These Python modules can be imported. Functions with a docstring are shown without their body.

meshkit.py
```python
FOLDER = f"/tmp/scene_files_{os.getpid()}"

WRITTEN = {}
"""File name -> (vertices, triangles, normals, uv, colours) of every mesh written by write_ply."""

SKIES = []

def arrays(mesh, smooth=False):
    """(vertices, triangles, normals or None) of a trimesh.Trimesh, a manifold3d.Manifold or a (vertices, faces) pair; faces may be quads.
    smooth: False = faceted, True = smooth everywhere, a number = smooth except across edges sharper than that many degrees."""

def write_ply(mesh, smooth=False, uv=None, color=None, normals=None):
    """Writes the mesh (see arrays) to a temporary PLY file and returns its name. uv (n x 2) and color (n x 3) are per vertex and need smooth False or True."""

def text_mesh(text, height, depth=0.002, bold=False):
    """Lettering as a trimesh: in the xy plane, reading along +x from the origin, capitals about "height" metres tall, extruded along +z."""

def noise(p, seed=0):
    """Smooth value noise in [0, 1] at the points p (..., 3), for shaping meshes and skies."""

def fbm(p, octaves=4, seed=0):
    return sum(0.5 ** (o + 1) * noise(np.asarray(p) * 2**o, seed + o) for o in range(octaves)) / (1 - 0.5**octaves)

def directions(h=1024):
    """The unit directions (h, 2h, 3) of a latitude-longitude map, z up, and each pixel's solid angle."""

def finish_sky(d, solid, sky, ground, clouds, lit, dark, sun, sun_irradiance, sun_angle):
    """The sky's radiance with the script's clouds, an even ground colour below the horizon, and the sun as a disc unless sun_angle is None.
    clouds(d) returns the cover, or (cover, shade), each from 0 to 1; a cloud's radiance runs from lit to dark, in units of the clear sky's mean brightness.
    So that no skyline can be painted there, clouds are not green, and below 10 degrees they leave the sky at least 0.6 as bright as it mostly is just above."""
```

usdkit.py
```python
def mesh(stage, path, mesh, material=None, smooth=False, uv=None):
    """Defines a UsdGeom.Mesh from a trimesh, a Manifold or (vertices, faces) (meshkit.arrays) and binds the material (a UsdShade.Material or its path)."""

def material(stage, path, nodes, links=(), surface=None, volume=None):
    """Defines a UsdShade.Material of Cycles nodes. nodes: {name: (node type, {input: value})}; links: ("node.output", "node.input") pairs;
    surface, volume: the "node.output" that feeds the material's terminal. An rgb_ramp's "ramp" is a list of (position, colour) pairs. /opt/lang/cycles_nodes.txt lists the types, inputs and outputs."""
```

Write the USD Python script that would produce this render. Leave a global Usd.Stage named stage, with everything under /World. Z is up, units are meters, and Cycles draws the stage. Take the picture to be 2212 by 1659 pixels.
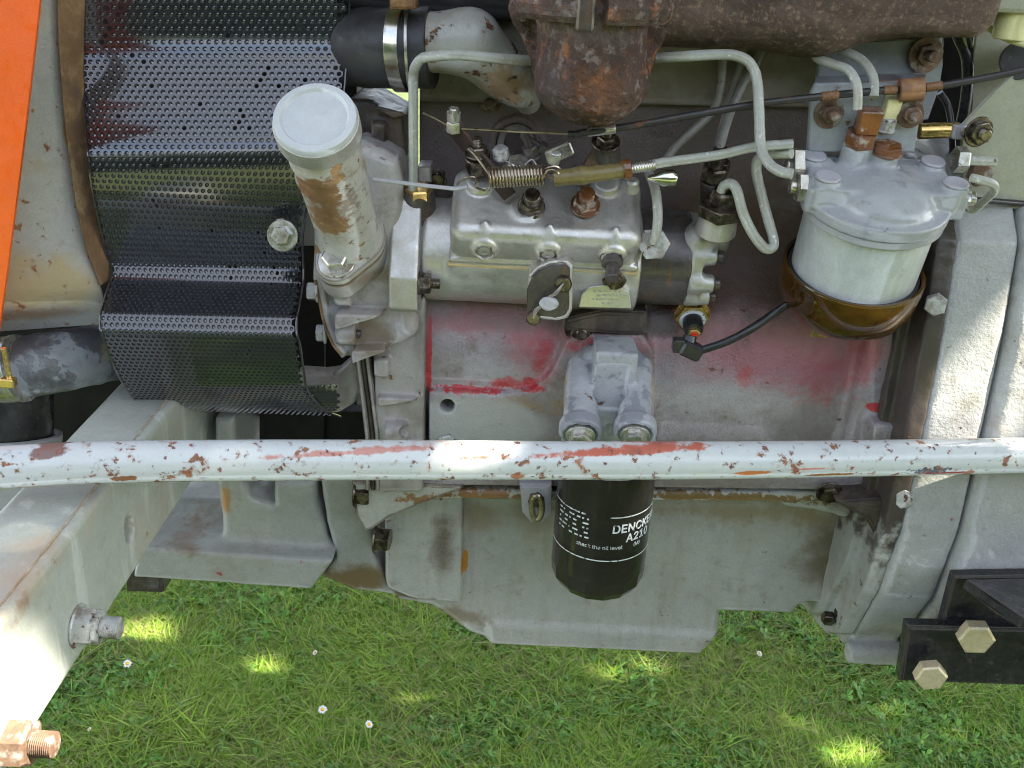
import math, random
import numpy as np, trimesh, shapely, shapely.geometry as sg
import usdkit, meshkit
from pxr import Usd, UsdGeom, UsdLux, UsdShade, Gf, Sdf, Vt

# ------------------------------------------------------------------ camera, sky, sun, exposure
stage = Usd.Stage.CreateInMemory()
UsdGeom.SetStageUpAxis(stage, UsdGeom.Tokens.z)
UsdGeom.SetStageMetersPerUnit(stage, 1.0)
UsdGeom.Xform.Define(stage, '/World')
UsdGeom.Scope.Define(stage, '/World/Looks')
PITCH, ROLL, F = math.radians(24), .05, 2125.0
CAM = np.array([0, -.85, 1.15])
fw = np.array([0, math.cos(PITCH), -math.sin(PITCH)])
_r, _u = np.array([1., 0, 0]), np.array([0, math.sin(PITCH), math.cos(PITCH)])
rt = math.cos(ROLL) * _r + math.sin(ROLL) * _u
up = -math.sin(ROLL) * _r + math.cos(ROLL) * _u
cam = UsdGeom.Camera.Define(stage, '/World/camera')
cam.AddTransformOp().Set(Gf.Matrix4d(*rt, 0, *up, 0, *(-fw), 0, *CAM, 1))
cam.CreateHorizontalApertureAttr(36.0)
cam.CreateVerticalApertureAttr(27.0)
cam.CreateFocalLengthAttr(36.0 * F / 2212)
cam.CreateClippingRangeAttr(Gf.Vec2f(.02, 500))
cam.CreateExposureAttr(EXPOSURE := 2.64)
SUN = np.array([.60, -.16, .78]); SUN /= np.linalg.norm(SUN)
SUN_EL, SUN_ROT = math.asin(SUN[2]), math.atan2(SUN[0], SUN[1])
sky = UsdLux.DomeLight.Define(stage, '/World/sky')
usdkit.material(stage, '/World/Looks/sky', {
    's': ('sky_texture', {'sky_type': 'single_scattering', 'sun_disc': False, 'sun_elevation': SUN_EL, 'sun_rotation': SUN_ROT}),
    't': ('texture_coordinate', {}), 'm': ('mapping', {'scale': (1., 1., 2.2)}), 'n': ('noise_texture', {'scale': 2.1, 'detail': 7., 'roughness': .55}),
    'r': ('map_range', {'range_type': 'smoothstep', 'from_min': .36, 'from_max': .60, 'to_min': .25, 'to_max': .92, 'clamp': True}),
    'w': ('rgb_to_bw', {}), 'c': ('mix_color', {'blend_type': 'multiply', 'fac': 1., 'b': (1.07, 1.08, 1.10), 'use_clamp': False}), 'x': ('mix_color', {'use_clamp': False}),
    'b': ('background_shader', {'strength': .125})},
    [('t.generated', 'm.vector'), ('m.vector', 'n.vector'), ('n.fac', 'r.value'), ('s.color', 'w.color'), ('w.val', 'c.a'), ('r.result', 'x.fac'), ('s.color', 'x.a'), ('c.result', 'x.b'), ('x.result', 'b.color')], surface='b.background')
UsdShade.MaterialBindingAPI.Apply(sky.GetPrim()).Bind(UsdShade.Material.Get(stage, '/World/Looks/sky'))
sky.GetPrim().SetCustomDataByKey('kind', 'structure')
sun = UsdLux.DistantLight.Define(stage, '/World/sun')
sun.CreateNormalizeAttr(True); sun.CreateIntensityAttr(1.25); sun.CreateAngleAttr(.5); sun.CreateColorAttr(Gf.Vec3f(1, .93, .8))
_z = SUN; _x = np.cross([0, 0, 1.], _z); _x /= np.linalg.norm(_x); _y = np.cross(_z, _x)
sun.AddTransformOp().Set(Gf.Matrix4d(*_x, 0, *_y, 0, *_z, 0, 0, 0, 0, 1))

# ------------------------------------------------------------------ helpers: measuring
def ray(px, py): return fw + (px - 1106) / F * rt - (py - 829.5) / F * up
def A(px, py, y):
    d = ray(px, py); return CAM + d * (y - CAM[1]) / d[1]
def S(px, py, y, w): return w * float((A(px, py, y) - CAM) @ fw) / F      # w picture units in metres at that place
def XZ(pts, y): return [(A(a, b, y)[0], A(a, b, y)[2]) for a, b in pts]
def unit(v): v = np.asarray(v, float); return v / np.linalg.norm(v)
def frame(d, ref=(0, 0, 1.)):
    d = unit(d); ref = np.asarray(ref, float)
    if abs(d @ ref) > .95: ref = np.array([0, 1., 0])
    x = unit(np.cross(ref, d)); return x, np.cross(d, x), d

# ------------------------------------------------------------------ helpers: scene tree
used = {}
def path_of(name, parent):
    k = (parent, name); n = used.get(k, -1) + 1; used[k] = n
    return f'{parent}/{name}' + (f'_{n:03d}' if n else '')
def data(prim, **kw):
    for k, v in kw.items():
        if v: prim.SetCustomDataByKey(k, v)
def thing(name, label=None, category=None, group=None, kind=None):
    p = path_of(name, '/World'); x = UsdGeom.Xform.Define(stage, p)
    data(x.GetPrim(), label=label, category=category, group=group, kind=kind); return p
T = None
def part(name, mesh, mat, parent=None, label=None, smooth=35, **kw):
    p = path_of(name, parent or T)
    if isinstance(mesh, (list, tuple)) and len(mesh) and isinstance(mesh[0], trimesh.Trimesh): mesh = trimesh.util.concatenate(mesh)
    m = usdkit.mesh(stage, p, mesh, mat, smooth)
    data(m.GetPrim(), label=label, **kw); return p

# ------------------------------------------------------------------ helpers: shapes
def catmull(pts, n=10):
    P = np.asarray(pts, float); P = np.vstack([2 * P[0] - P[1], P, 2 * P[-1] - P[-2]]); out = []
    for i in range(1, len(P) - 2):
        for t in np.linspace(0, 1, n, endpoint=False):
            a, b, c, d = P[i - 1:i + 3]
            out.append(.5 * (2 * b + (c - a) * t + (2 * a - 5 * b + 4 * c - d) * t * t + (3 * b - a - 3 * c + d) * t ** 3))
    out.append(P[-2]); return np.array(out)
def sweep(P, r, sides=14, caps=True):
    P = np.asarray(P, float); n = len(P); r = np.broadcast_to(r, (n,))
    t = np.gradient(P, axis=0); t /= np.linalg.norm(t, axis=1, keepdims=True) + 1e-12
    x = frame(t[0])[0]; ang = np.linspace(0, 2 * np.pi, sides, endpoint=False); V = []
    for i in range(n):
        x = unit(x - t[i] * (x @ t[i])); y = np.cross(t[i], x)
        V.append(P[i] + r[i] * (np.cos(ang)[:, None] * x + np.sin(ang)[:, None] * y))
    V = np.vstack(V); i, j = np.meshgrid(np.arange(n - 1), np.arange(sides), indexing='ij'); k = (j + 1) % sides
    q = np.stack([i * sides + j, i * sides + k, (i + 1) * sides + k, (i + 1) * sides + j], -1).reshape(-1, 4)
    f = np.vstack([q[:, [0, 1, 2]], q[:, [0, 2, 3]]])
    if caps:
        V = np.vstack([V, P[0], P[-1]]); a = np.arange(sides); b = (a + 1) % sides
        f = np.vstack([f, np.stack([b, a, 0 * a + n * sides], 1), np.stack([(n - 1) * sides + a, (n - 1) * sides + b, 0 * a + n * sides + 1], 1)])
    return trimesh.Trimesh(V, f, process=False)
def tube(pts, w, n=8, sides=14):                        # pts: (px, py, y); w: diameter in picture units at the first point
    P = catmull([A(*p) for p in pts], n); return sweep(P, S(*pts[0], w) / 2 * (1 + .07 * (meshkit.fbm(P * 160, 3, len(pts)) - .5)), sides)
def lathe(p0, d, prof, n=48, ref=(0, 0, 1.)):           # prof: (radius, height along d); closed if it starts and ends on the axis
    x, y, d = frame(d, ref); ang = np.linspace(0, 2 * np.pi, n, endpoint=False); V = []
    for r, h in prof: V.append(np.asarray(p0) + h * d + max(r, 1e-5) * (np.cos(ang)[:, None] * x + np.sin(ang)[:, None] * y))
    m = len(prof); V = np.vstack(V); i, j = np.meshgrid(np.arange(m - 1), np.arange(n), indexing='ij'); k = (j + 1) % n
    q = np.stack([i * n + j, i * n + k, (i + 1) * n + k, (i + 1) * n + j], -1).reshape(-1, 4)
    return trimesh.Trimesh(V, np.vstack([q[:, [0, 1, 2]], q[:, [0, 2, 3]]]), process=False)
def cyl(p0, p1, r, r1=None, ch=.0008, n=28):
    p0, p1 = np.asarray(p0, float), np.asarray(p1, float); L = np.linalg.norm(p1 - p0); r1 = r if r1 is None else r1; ch = min(ch, L / 3, r / 3)
    return lathe(p0, p1 - p0, [(0, 0), (r - ch, 0), (r, ch), (r1, L - ch), (r1 - ch, L), (0, L)], n)
def hexprism(p, d, r, h, turn=0., dome=True):
    x, y, d = frame(d); V, fs = [], []; rings = [(.0, r), (h * .86, r), (h, r * .86)] if dome else [(.0, r), (h, r)]
    ang = np.arange(6) * np.pi / 3 + turn
    for hh, rr in rings: V.append(np.asarray(p) + hh * d + rr * (np.cos(ang)[:, None] * x + np.sin(ang)[:, None] * y))
    V = np.vstack(V + [np.asarray(p)[None] + h * d]); m = len(rings)
    for i in range(m - 1):
        for j in range(6):
            k = (j + 1) % 6; fs += [[i * 6 + j, i * 6 + k, (i + 1) * 6 + k], [i * 6 + j, (i + 1) * 6 + k, (i + 1) * 6 + j]]
    for j in range(6): fs.append([(m - 1) * 6 + j, (m - 1) * 6 + (j + 1) % 6, m * 6])
    return trimesh.Trimesh(V, fs, process=False)
def bolt(p, d, r, h, washer=0, stud=0, turn=.3, stud_r=None, thread=True):
    p = np.asarray(p, float); d = unit(d); m = []
    if washer: m.append(cyl(p, p + d * .0022, washer)); p = p + d * .0022
    m.append(hexprism(p, d, r, h, turn))
    if stud:
        sr = stud_r or r * .52; q = p + d * h
        if thread and sr > .002:
            k = max(4, int(stud / .0013)); prof = [(0, 0)]
            for i in range(k): prof += [(sr * .88, i * stud / k), (sr, (i + .5) * stud / k)]
            m.append(lathe(q, d, prof + [(sr * .85, stud), (0, stud)], 18))
        else: m.append(cyl(q, q + d * stud, sr, n=16))
    return trimesh.util.concatenate(m)
def box(c, half, R=None, bevel=.001):
    h = np.asarray(half, float); b = min(bevel, h.min() * .45); import itertools
    pts = []
    for s in itertools.product((-1, 1), repeat=3):
        s = np.array(s)
        for k in range(3):
            q = s * (h - b); q[k] = s[k] * h[k]; pts.append(q)
    m = trimesh.convex.convex_hull(np.array(pts))
    V = np.array(m.vertices)
    if R is not None: V = V @ np.asarray(R)
    return trimesh.Trimesh(V + np.asarray(c), m.faces, process=False)
def prism(poly, O, ex, ey, ez, h0, h1, bevel=.001):
    """poly (2D, in ex/ey) pushed from h0 to h1 along ez, with a chamfer round the h1 face"""
    pg = sg.Polygon(poly).buffer(0); 
    if pg.geom_type != 'Polygon': pg = max(pg.geoms, key=lambda g: g.area)
    ms = []
    if bevel:
        for k, (ins, hh) in enumerate(((0, h1 - bevel), (bevel * .3, h1 - bevel * .3), (bevel, h1))):
            g = pg.buffer(-ins, join_style=2) if ins else pg
            if g.is_empty: continue
            for q in (getattr(g, 'geoms', [g])):
                ms.append(trimesh.creation.extrude_polygon(q, hh - h0, engine='earcut'))
    else: ms.append(trimesh.creation.extrude_polygon(pg, h1 - h0, engine='earcut'))
    m = trimesh.util.concatenate(ms); V = np.array(m.vertices)
    V = np.asarray(O) + V[:, :1] * np.asarray(ex) + V[:, 1:2] * np.asarray(ey) + (V[:, 2:] + h0) * np.asarray(ez)
    if np.linalg.det(np.array([ex, ey, ez])) < 0: m.faces = m.faces[:, ::-1]
    return trimesh.Trimesh(V, m.faces, process=False)
def plate(pts, y, thick, bevel=.001):                   # picture outline standing in the plane y, thickness going back
    return prism(XZ(pts, y), (0, y + thick, 0), (1, 0, 0), (0, 0, 1), (0, -1, 0), 0, thick, bevel)
def rough(m, amp, scale, seed=0, octaves=4):
    m = m.copy() if hasattr(m, 'copy') else m; n = m.vertex_normals; d = meshkit.fbm(np.array(m.vertices) * scale, octaves, seed) - .5
    return trimesh.Trimesh(np.array(m.vertices) + n * (d * 2 * amp)[:, None], m.faces, process=False)

# ------------------------------------------------------------------ helpers: castings as distance fields
class Field:
    def __init__(s, lo, hi, h):
        s.lo, s.h = np.asarray(lo, float), h; n = np.maximum(4, np.ceil((np.asarray(hi) - s.lo) / h).astype(int) + 1)
        s.x, s.y, s.z = [(s.lo[k] + h * np.arange(n[k])).astype(np.float32) for k in range(3)]
        s.X, s.Y, s.Z = s.x[:, None, None], s.y[None, :, None], s.z[None, None, :]; s.d = np.full(n, 1e3, np.float32)
    def add(s, d, k=0.):
        if k: t = np.maximum(k - np.abs(s.d - d), 0) / k; s.d = np.minimum(s.d, d) - t * t * k * .25
        else: s.d = np.minimum(s.d, d)
        return s
    def cut(s, d, k=0.):
        d = -d
        if k: t = np.maximum(k - np.abs(s.d - d), 0) / k; s.d = np.maximum(s.d, d) + t * t * k * .25
        else: s.d = np.maximum(s.d, d)
        return s
    def loc(s, c, R=None):
        a, b, c_ = s.X - c[0], s.Y - c[1], s.Z - c[2]
        if R is None: return a, b, c_
        return tuple(a * R[i][0] + b * R[i][1] + c_ * R[i][2] for i in range(3))
    def box(s, c, half, r=.003, R=None):
        q = [np.abs(v) - (hh - r) for v, hh in zip(s.loc(c, R), half)]
        o = np.sqrt(np.maximum(q[0], 0) ** 2 + np.maximum(q[1], 0) ** 2 + np.maximum(q[2], 0) ** 2)
        return o + np.minimum(np.maximum(np.maximum(q[0], q[1]), q[2]), 0) - r
    def cyl(s, a, b, r, rd=.002, r1=None):
        a, b = np.asarray(a, float), np.asarray(b, float); L = np.linalg.norm(b - a); d = (b - a) / L
        x, y, z = s.loc(a); h = x * d[0] + y * d[1] + z * d[2]; rr = np.sqrt(np.maximum(x * x + y * y + z * z - h * h, 0))
        rad = r if r1 is None else r + (r1 - r) * np.clip(h / L, 0, 1)
        q0, q1 = rr - rad + rd, np.abs(h - L / 2) - L / 2 + rd
        return np.minimum(np.maximum(q0, q1), 0) + np.sqrt(np.maximum(q0, 0) ** 2 + np.maximum(q1, 0) ** 2) - rd
    def caps(s, a, b, r0, r1=None):
        a, b = np.asarray(a, float), np.asarray(b, float); r1 = r0 if r1 is None else r1; ab = b - a; x, y, z = s.loc(a)
        t = np.clip((x * ab[0] + y * ab[1] + z * ab[2]) / (ab @ ab), 0, 1)
        return np.sqrt((x - t * ab[0]) ** 2 + (y - t * ab[1]) ** 2 + (z - t * ab[2]) ** 2) - (r0 + (r1 - r0) * t)
    def ell(s, c, r, R=None):
        x, y, z = s.loc(c, R); k = np.sqrt((x / r[0]) ** 2 + (y / r[1]) ** 2 + (z / r[2]) ** 2); return (k - 1) * min(r)
    def poly(s, pts, lo, hi, r=.003, axis='y'):
        """2D outline pushed along an axis from lo to hi, rounded"""
        g = {'y': (s.x, s.z), 'x': (s.y, s.z), 'z': (s.x, s.y)}[axis]; U, V = np.meshgrid(g[0], g[1], indexing='ij')
        p = np.asarray(pts, float); d = np.full(U.shape, 1e9); sgn = np.ones(U.shape); n = len(p)
        for i in range(n):
            a, b = p[i], p[i - 1]; e = b - a; wu, wv = U - a[0], V - a[1]; t = np.clip((wu * e[0] + wv * e[1]) / (e @ e + 1e-15), 0, 1)
            d = np.minimum(d, (wu - e[0] * t) ** 2 + (wv - e[1] * t) ** 2)
            c1, c2, c3 = V >= a[1], V < b[1], e[0] * wv > e[1] * wu
            fl = (c1 & c2 & c3) | (~c1 & ~c2 & ~c3); sgn = np.where(fl, -sgn, sgn)
        d2 = (np.sqrt(d) * sgn + r).astype(np.float32); w = {'y': s.y, 'x': s.x, 'z': s.z}[axis]
        q = (np.abs(w - (lo + hi) / 2) - (hi - lo) / 2 + r).astype(np.float32)
        if axis == 'y': d2, q = d2[:, None, :], q[None, :, None]
        elif axis == 'x': d2, q = d2[None], q[:, None, None]
        else: d2, q = d2[:, :, None], q[None, None, :]
        return np.minimum(np.maximum(d2, q), 0) + np.sqrt(np.maximum(d2, 0) ** 2 + np.maximum(q, 0) ** 2) - r
    def mesh(s):
        d = s.d.copy(); 
        for ax in range(3):                              # closed at the box
            i = [slice(None)] * 3; i[ax] = 0; d[tuple(i)] = np.maximum(d[tuple(i)], 1e-4); i[ax] = -1; d[tuple(i)] = np.maximum(d[tuple(i)], 1e-4)
        n = np.array(d.shape); ins = d < 0; cell = np.zeros(n - 1, np.int8)
        for a in (0, 1):
            for b in (0, 1):
                for c in (0, 1): cell += ins[a:n[0] - 1 + a, b:n[1] - 1 + b, c:n[2] - 1 + c]
        act = (cell > 0) & (cell < 8); I = np.argwhere(act); idx = np.full(n - 1, -1, np.int64); idx[act] = np.arange(len(I))
        acc, cnt = np.zeros((len(I), 3)), np.zeros(len(I))
        cor = np.array([(a, b, c) for a in (0, 1) for b in (0, 1) for c in (0, 1)])
        val = np.stack([d[I[:, 0] + a, I[:, 1] + b, I[:, 2] + c] for a, b, c in cor], 1).astype(float)
        for i in range(8):
            for j in range(i + 1, 8):
                if np.abs(cor[i] - cor[j]).sum() != 1: continue
                m = (val[:, i] < 0) != (val[:, j] < 0); t = val[m, i] / (val[m, i] - val[m, j])
                acc[m] += cor[i] + t[:, None] * (cor[j] - cor[i]); cnt[m] += 1
        V = s.lo + s.h * (I + acc / cnt[:, None]); fs = []
        for ax in range(3):
            i0, i1 = [slice(None)] * 3, [slice(None)] * 3; i0[ax], i1[ax] = slice(0, -1), slice(1, None)
            a, b = ins[tuple(i0)], ins[tuple(i1)]; E = np.argwhere(a != b); u, v = (ax + 1) % 3, (ax + 2) % 3
            E = E[(E[:, u] > 0) & (E[:, v] > 0) & (E[:, u] < n[u] - 1) & (E[:, v] < n[v] - 1)]
            fl = a[tuple(E.T)]; q = []
            for du, dv in ((-1, -1), (0, -1), (0, 0), (-1, 0)):
                e = E.copy(); e[:, u] += du; e[:, v] += dv; q.append(idx[tuple(e.T)])
            q = np.stack(q, 1); q[~fl] = q[~fl][:, ::-1]; fs.append(q)
        q = np.vstack(fs); return trimesh.Trimesh(V, np.vstack([q[:, [0, 1, 2]], q[:, [0, 2, 3]]]), process=False)

# ------------------------------------------------------------------ helpers: materials
class Sock(str): pass
class G:
    def __init__(s): s.nodes, s.links = {}, []
    def __call__(s, kind, out, **kw):
        name = f'n{len(s.nodes)}'; vals = {}
        for k, v in kw.items():
            if isinstance(v, Sock): s.links.append((str(v), f'{name}.{k}'))
            else: vals[k] = v
        s.nodes[name] = (kind, vals); return Sock(f'{name}.{out}')
    def pos(s):
        if not hasattr(s, '_p'): s._p = s('geometry', 'position')
        return s._p
    def noise(s, scale, detail=5, rough=.6, vec=None, dist=0., out='fac'):
        return s('noise_texture', out, vector=vec or s.pos(), scale=scale, detail=detail, roughness=rough, distortion=dist)
    def step(s, v, lo, hi, a=0., b=1.): return s('map_range', 'result', range_type='smoothstep', value=v, from_min=lo, from_max=hi, to_min=a, to_max=b, clamp=True)
    def m(s, op, a, b=0.): return s('math', 'value', math_type=op, value1=a, value2=b)
    def mix(s, f, a, b): return s('mix_color', 'result', fac=f, a=a, b=b)
    def mapped(s, scale): return s('mapping', 'vector', vector=s.pos(), scale=scale)
MATS = {}
def mat(name, base, rough=.45, metallic=0., var=.10, varscale=9, chips=(), dirt=(), edge=None, stains=(), bump=(), bevel=.0012, streak=None, coat=0., trans=0., rvar=.12, spec=None, speck=.3):
    """paint or bare metal: uneven tone, chips to rust or primer, soft grime, worn edges, placed stains, relief"""
    g = G(); P = g.pos(); col = base if isinstance(base, Sock) else tuple(base)
    n0 = g.noise(varscale, 4)
    col = g.mix(g.step(n0, .3, .7), tuple(c * (1 - var) for c in base), tuple(min(1, c * (1 + var * .6)) for c in base))
    n1 = g.noise(varscale * 11, 3)
    col = g.mix(g.step(n1, .45, .75, 0, var * 1.2), col, tuple(c * .55 for c in base))
    sp = g.m('multiply', g.step(g.noise(480, 3, .7), .3, .7, .70, 1.16), g.step(g.noise(110, 4, .65), .3, .7, .84, 1.08))
    col = g('mix_color', 'result', blend_type='multiply', fac=speck, a=col, b=sp, use_clamp=False)
    R = rough; height = None
    if streak:                                           # (scale xyz, lo, hi, colour, strength)
        for sc, lo, hi, c, k in streak:
            col = g.mix(g.step(g('noise_texture', 'fac', vector=g.mapped(sc), scale=1., detail=5., roughness=.6), lo, hi, 0, k), col, c)
    for sc, lo, hi, c, k in dirt: col = g.mix(g.step(g.noise(sc, 6, .62), lo, hi, 0, k), col, c)
    for st in stains:
        c, r, colr, k = st[:4]; ns, na = (st[4], st[5]) if len(st) > 4 else (40, 1.2); hard = st[6] if len(st) > 6 else .55
        v = g('vector_math', 'vector', math_type='subtract', vector1=P, vector2=tuple(c))
        v = g('vector_math', 'vector', math_type='divide', vector1=v, vector2=tuple(np.broadcast_to(r, 3)))
        d = g('vector_math', 'value', math_type='length', vector1=v)
        d = g('math', 'value', math_type='multiply_add', value1=g.m('subtract', g.noise(ns, 5, .65), .5), value2=na * 2, value3=d)
        col = g.mix(g.step(d, 1 - hard, 1., k, 0.), col, colr)
    masks = []
    bv = g('bevel', 'bevel', radius=bevel, samples=4) if bevel else None
    if edge:                                             # (radius, amount, colour)
        bb = g('bevel', 'bevel', radius=edge[0], samples=4); dt = g('vector_math', 'value', math_type='dot_product', vector1=bb, vector2=g('geometry', 'normal'))
        e = g.m('subtract', 1., dt); e = g('math', 'value', math_type='multiply_add', value1=g.m('subtract', g.noise(70, 5, .65), .52), value2=.6, value3=e)
        em = g.step(e, .16 - edge[1] * .12, .22 - edge[1] * .1); masks.append(em); col = g.mix(em, col, edge[2])
    for ch in chips:                                     # (scale, threshold, colour a, colour b)
        sc, lo, ca, cb = ch[:4]; msk = g.step(g.noise(sc, 7, .6, dist=.25), lo, lo + .018)
        if len(ch) > 4:                                  # only where a larger noise allows
            msk = g.m('multiply', msk, g.step(g.noise(ch[4], 3, .5), ch[5], ch[5] + .06))
        col = g.mix(g.step(g.noise(sc, 7, .6, dist=.25), lo - .05, lo, 0, .28 if len(ch) == 4 else 0.), col, ca)
        masks.append(msk); col = g.mix(msk, col, g.mix(g.step(g.noise(sc * 2.3, 5, .6), .38, .62), ca, cb))
    mm = None
    for k in masks: mm = k if mm is None else g.m('maximum', mm, k)
    rr = g.step(g.noise(varscale * 2.7, 5, .65), .3, .7, max(.04, rough - rvar), min(1, rough + rvar))
    if mm is not None: rr = g('mix_float', 'result', fac=mm, a=rr, b=.75)
    nrm = bv
    for sc, dist_, st_ in bump:                          # (scale, distance m, strength)
        kw = dict(height=g.noise(sc, 5, .6), distance=dist_, strength=st_)
        if nrm is not None: kw['normal'] = nrm
        nrm = g('bump', 'normal', **kw)
    if mm is not None:
        kw = dict(height=g.m('subtract', 1., mm), distance=.0005, strength=.7)
        if nrm is not None: kw['normal'] = nrm
        nrm = g('bump', 'normal', **kw)
    me = metallic
    if mm is not None and metallic: me = g('mix_float', 'result', fac=mm, a=metallic, b=0.)
    kw = dict(base_color=col, roughness=rr, metallic=me)
    if nrm is not None: kw['normal'] = nrm
    if coat: kw |= dict(coat_weight=coat, coat_roughness=.08)
    if trans: kw |= dict(transmission_weight=trans, ior=1.45)
    if spec is not None: kw['specular_ior_level'] = spec
    b = g('principled_bsdf', 'BSDF', **kw)
    m = usdkit.material(stage, f'/World/Looks/{name}', g.nodes, g.links, surface=b); MATS[name] = m; return m

RUST, RUSTD, ORUST, PRIM, OIL = (.18, .075, .03), (.07, .035, .022), (.30, .13, .035), (.36, .075, .055), (.035, .025, .018)
DUST, OCHRE = (.20, .15, .085), (.33, .21, .08)
GREY, PALE = (.40, .41, .395), (.60, .62, .60)
M_grey = mat('grey_paint', GREY, .36, chips=[(55, .665, RUSTD, RUST)], dirt=[(14, .5, .78, DUST, .45)], edge=(.003, .22, (.15, .10, .06)), bump=[(420, .0004, .35), (60, .0008, .25)])
M_case = mat('timing_case_paint', (.40, .385, .37), .3, chips=[(60, .69, RUSTD, RUST)], dirt=[(11, .42, .66, (.20, .15, .09), .6), (45, .50, .68, (.13, .10, .07), .45)], edge=(.003, .2, (.2, .16, .11)), bump=[(300, .0005, .4), (50, .001, .3)],
           stains=[(A(800, 725, .0), (.03, .06, .02), (.16, .11, .06), .75, 40, .5), (A(805, 590, 0), (.03, .05, .012), (.20, .14, .08), .7, 40, .5)])
M_plate = mat('backplate_paint', (.36, .34, .325), .4, chips=[(70, .66, RUSTD, RUST)], dirt=[(16, .42, .7, (.13, .10, .075), .7)], edge=(.003, .3, (.10, .07, .045)), bump=[(300, .0005, .4)], streak=[((60, 60, 6), .45, .75, (.10, .075, .05), .5)])
rd, rd2 = (.40, .022, .028), (.30, .045, .05)
M_block = mat('engine_block_paint', (.345, .318, .322), .27, var=.22, chips=[(80, .68, RUSTD, RUST)], dirt=[(13, .42, .66, (.19, .155, .14), .6), (130, .48, .7, (.2, .15, .14), .45), (32, .55, .7, (.13, .10, .085), .5)], bump=[(420, .0012, .9), (40, .0016, .6)],
    stains=[(A(1000, 675, .07), (.05, .1, .012), rd2, .5, 60, .7), (A(1150, 740, .05), (.045, .1, .045), (.36, .07, .08), .7, 60, .7, 1.), (A(1172, 760, .05), (.014, .1, .036), rd, .8, 60, .7, 1.), (A(1110, 815, .05), (.045, .08, .007), rd, .95, 70, 1.6, .5), (A(1010, 825, .05), (.042, .08, .0035), rd, .95, 130, 1.9, .4), (A(1290, 735, .04), (.07, .08, .013), rd, .75, 80, 1.3, .9),
            (A(930, 760, .05), (.0035, .1, .055), rd, .9, 60, .6, .3), (A(1480, 660, .05), (.035, .1, .022), rd, .7, 50, .7), (A(1660, 760, .05), (.13, .1, .042), (.36, .10, .11), .7, 45, .7, 1.), (A(1770, 800, .05), (.06, .1, .045), (.38, .06, .07), .7, 70, 1.0, 1.), (A(1600, 800, .05), (.012, .1, .015), (.40, .06, .06), .8, 120, 1.2, .5),
            (A(1640, 735, .05), (.19, .1, .06), (.42, .17, .18), .72, 30, .45, 1.), (A(1090, 690, .05), (.11, .1, .03), (.42, .15, .16), .7, 40, .5, 1.), (A(1870, 720, .05), (.016, .1, .06), (.36, .08, .085), .55, 60, .8), (A(1895, 880, .03), (.012, .1, .006), rd, .9, 80, .4, .3), (A(1550, 1060, .04), (.22, .1, .010), (.34, .12, .12), .55, 30, 1.0), (A(1200, 300, .1), (.36, .1, .15), (.125, .095, .085), .88, 12, .5), (A(1600, 560, .1), (.12, .1, .11), (.13, .075, .055), .9, 25, .6), (A(1420, 690, .05), (.03, .1, .02), (.06, .045, .035), .9, 60, .6),
            (A(1120, 870, .03), (.06, .06, .012), (.30, .20, .10), .6, 140, 1.9, .8), (A(1050, 912, .03), (.085, .06, .032), (.40, .395, .38), .8, 12, .4, .3), (A(1060, 790, .05), (.045, .06, .02), (.42, .41, .42), .6, 60, .9, .9), (A(1560, 850, .05), (.12, .06, .03), (.40, .39, .39), .55, 40, .9, .9), (A(1120, 690, .05), (.12, .06, .012), (.22, .15, .13), .7, 50, .9, .9)])
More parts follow.
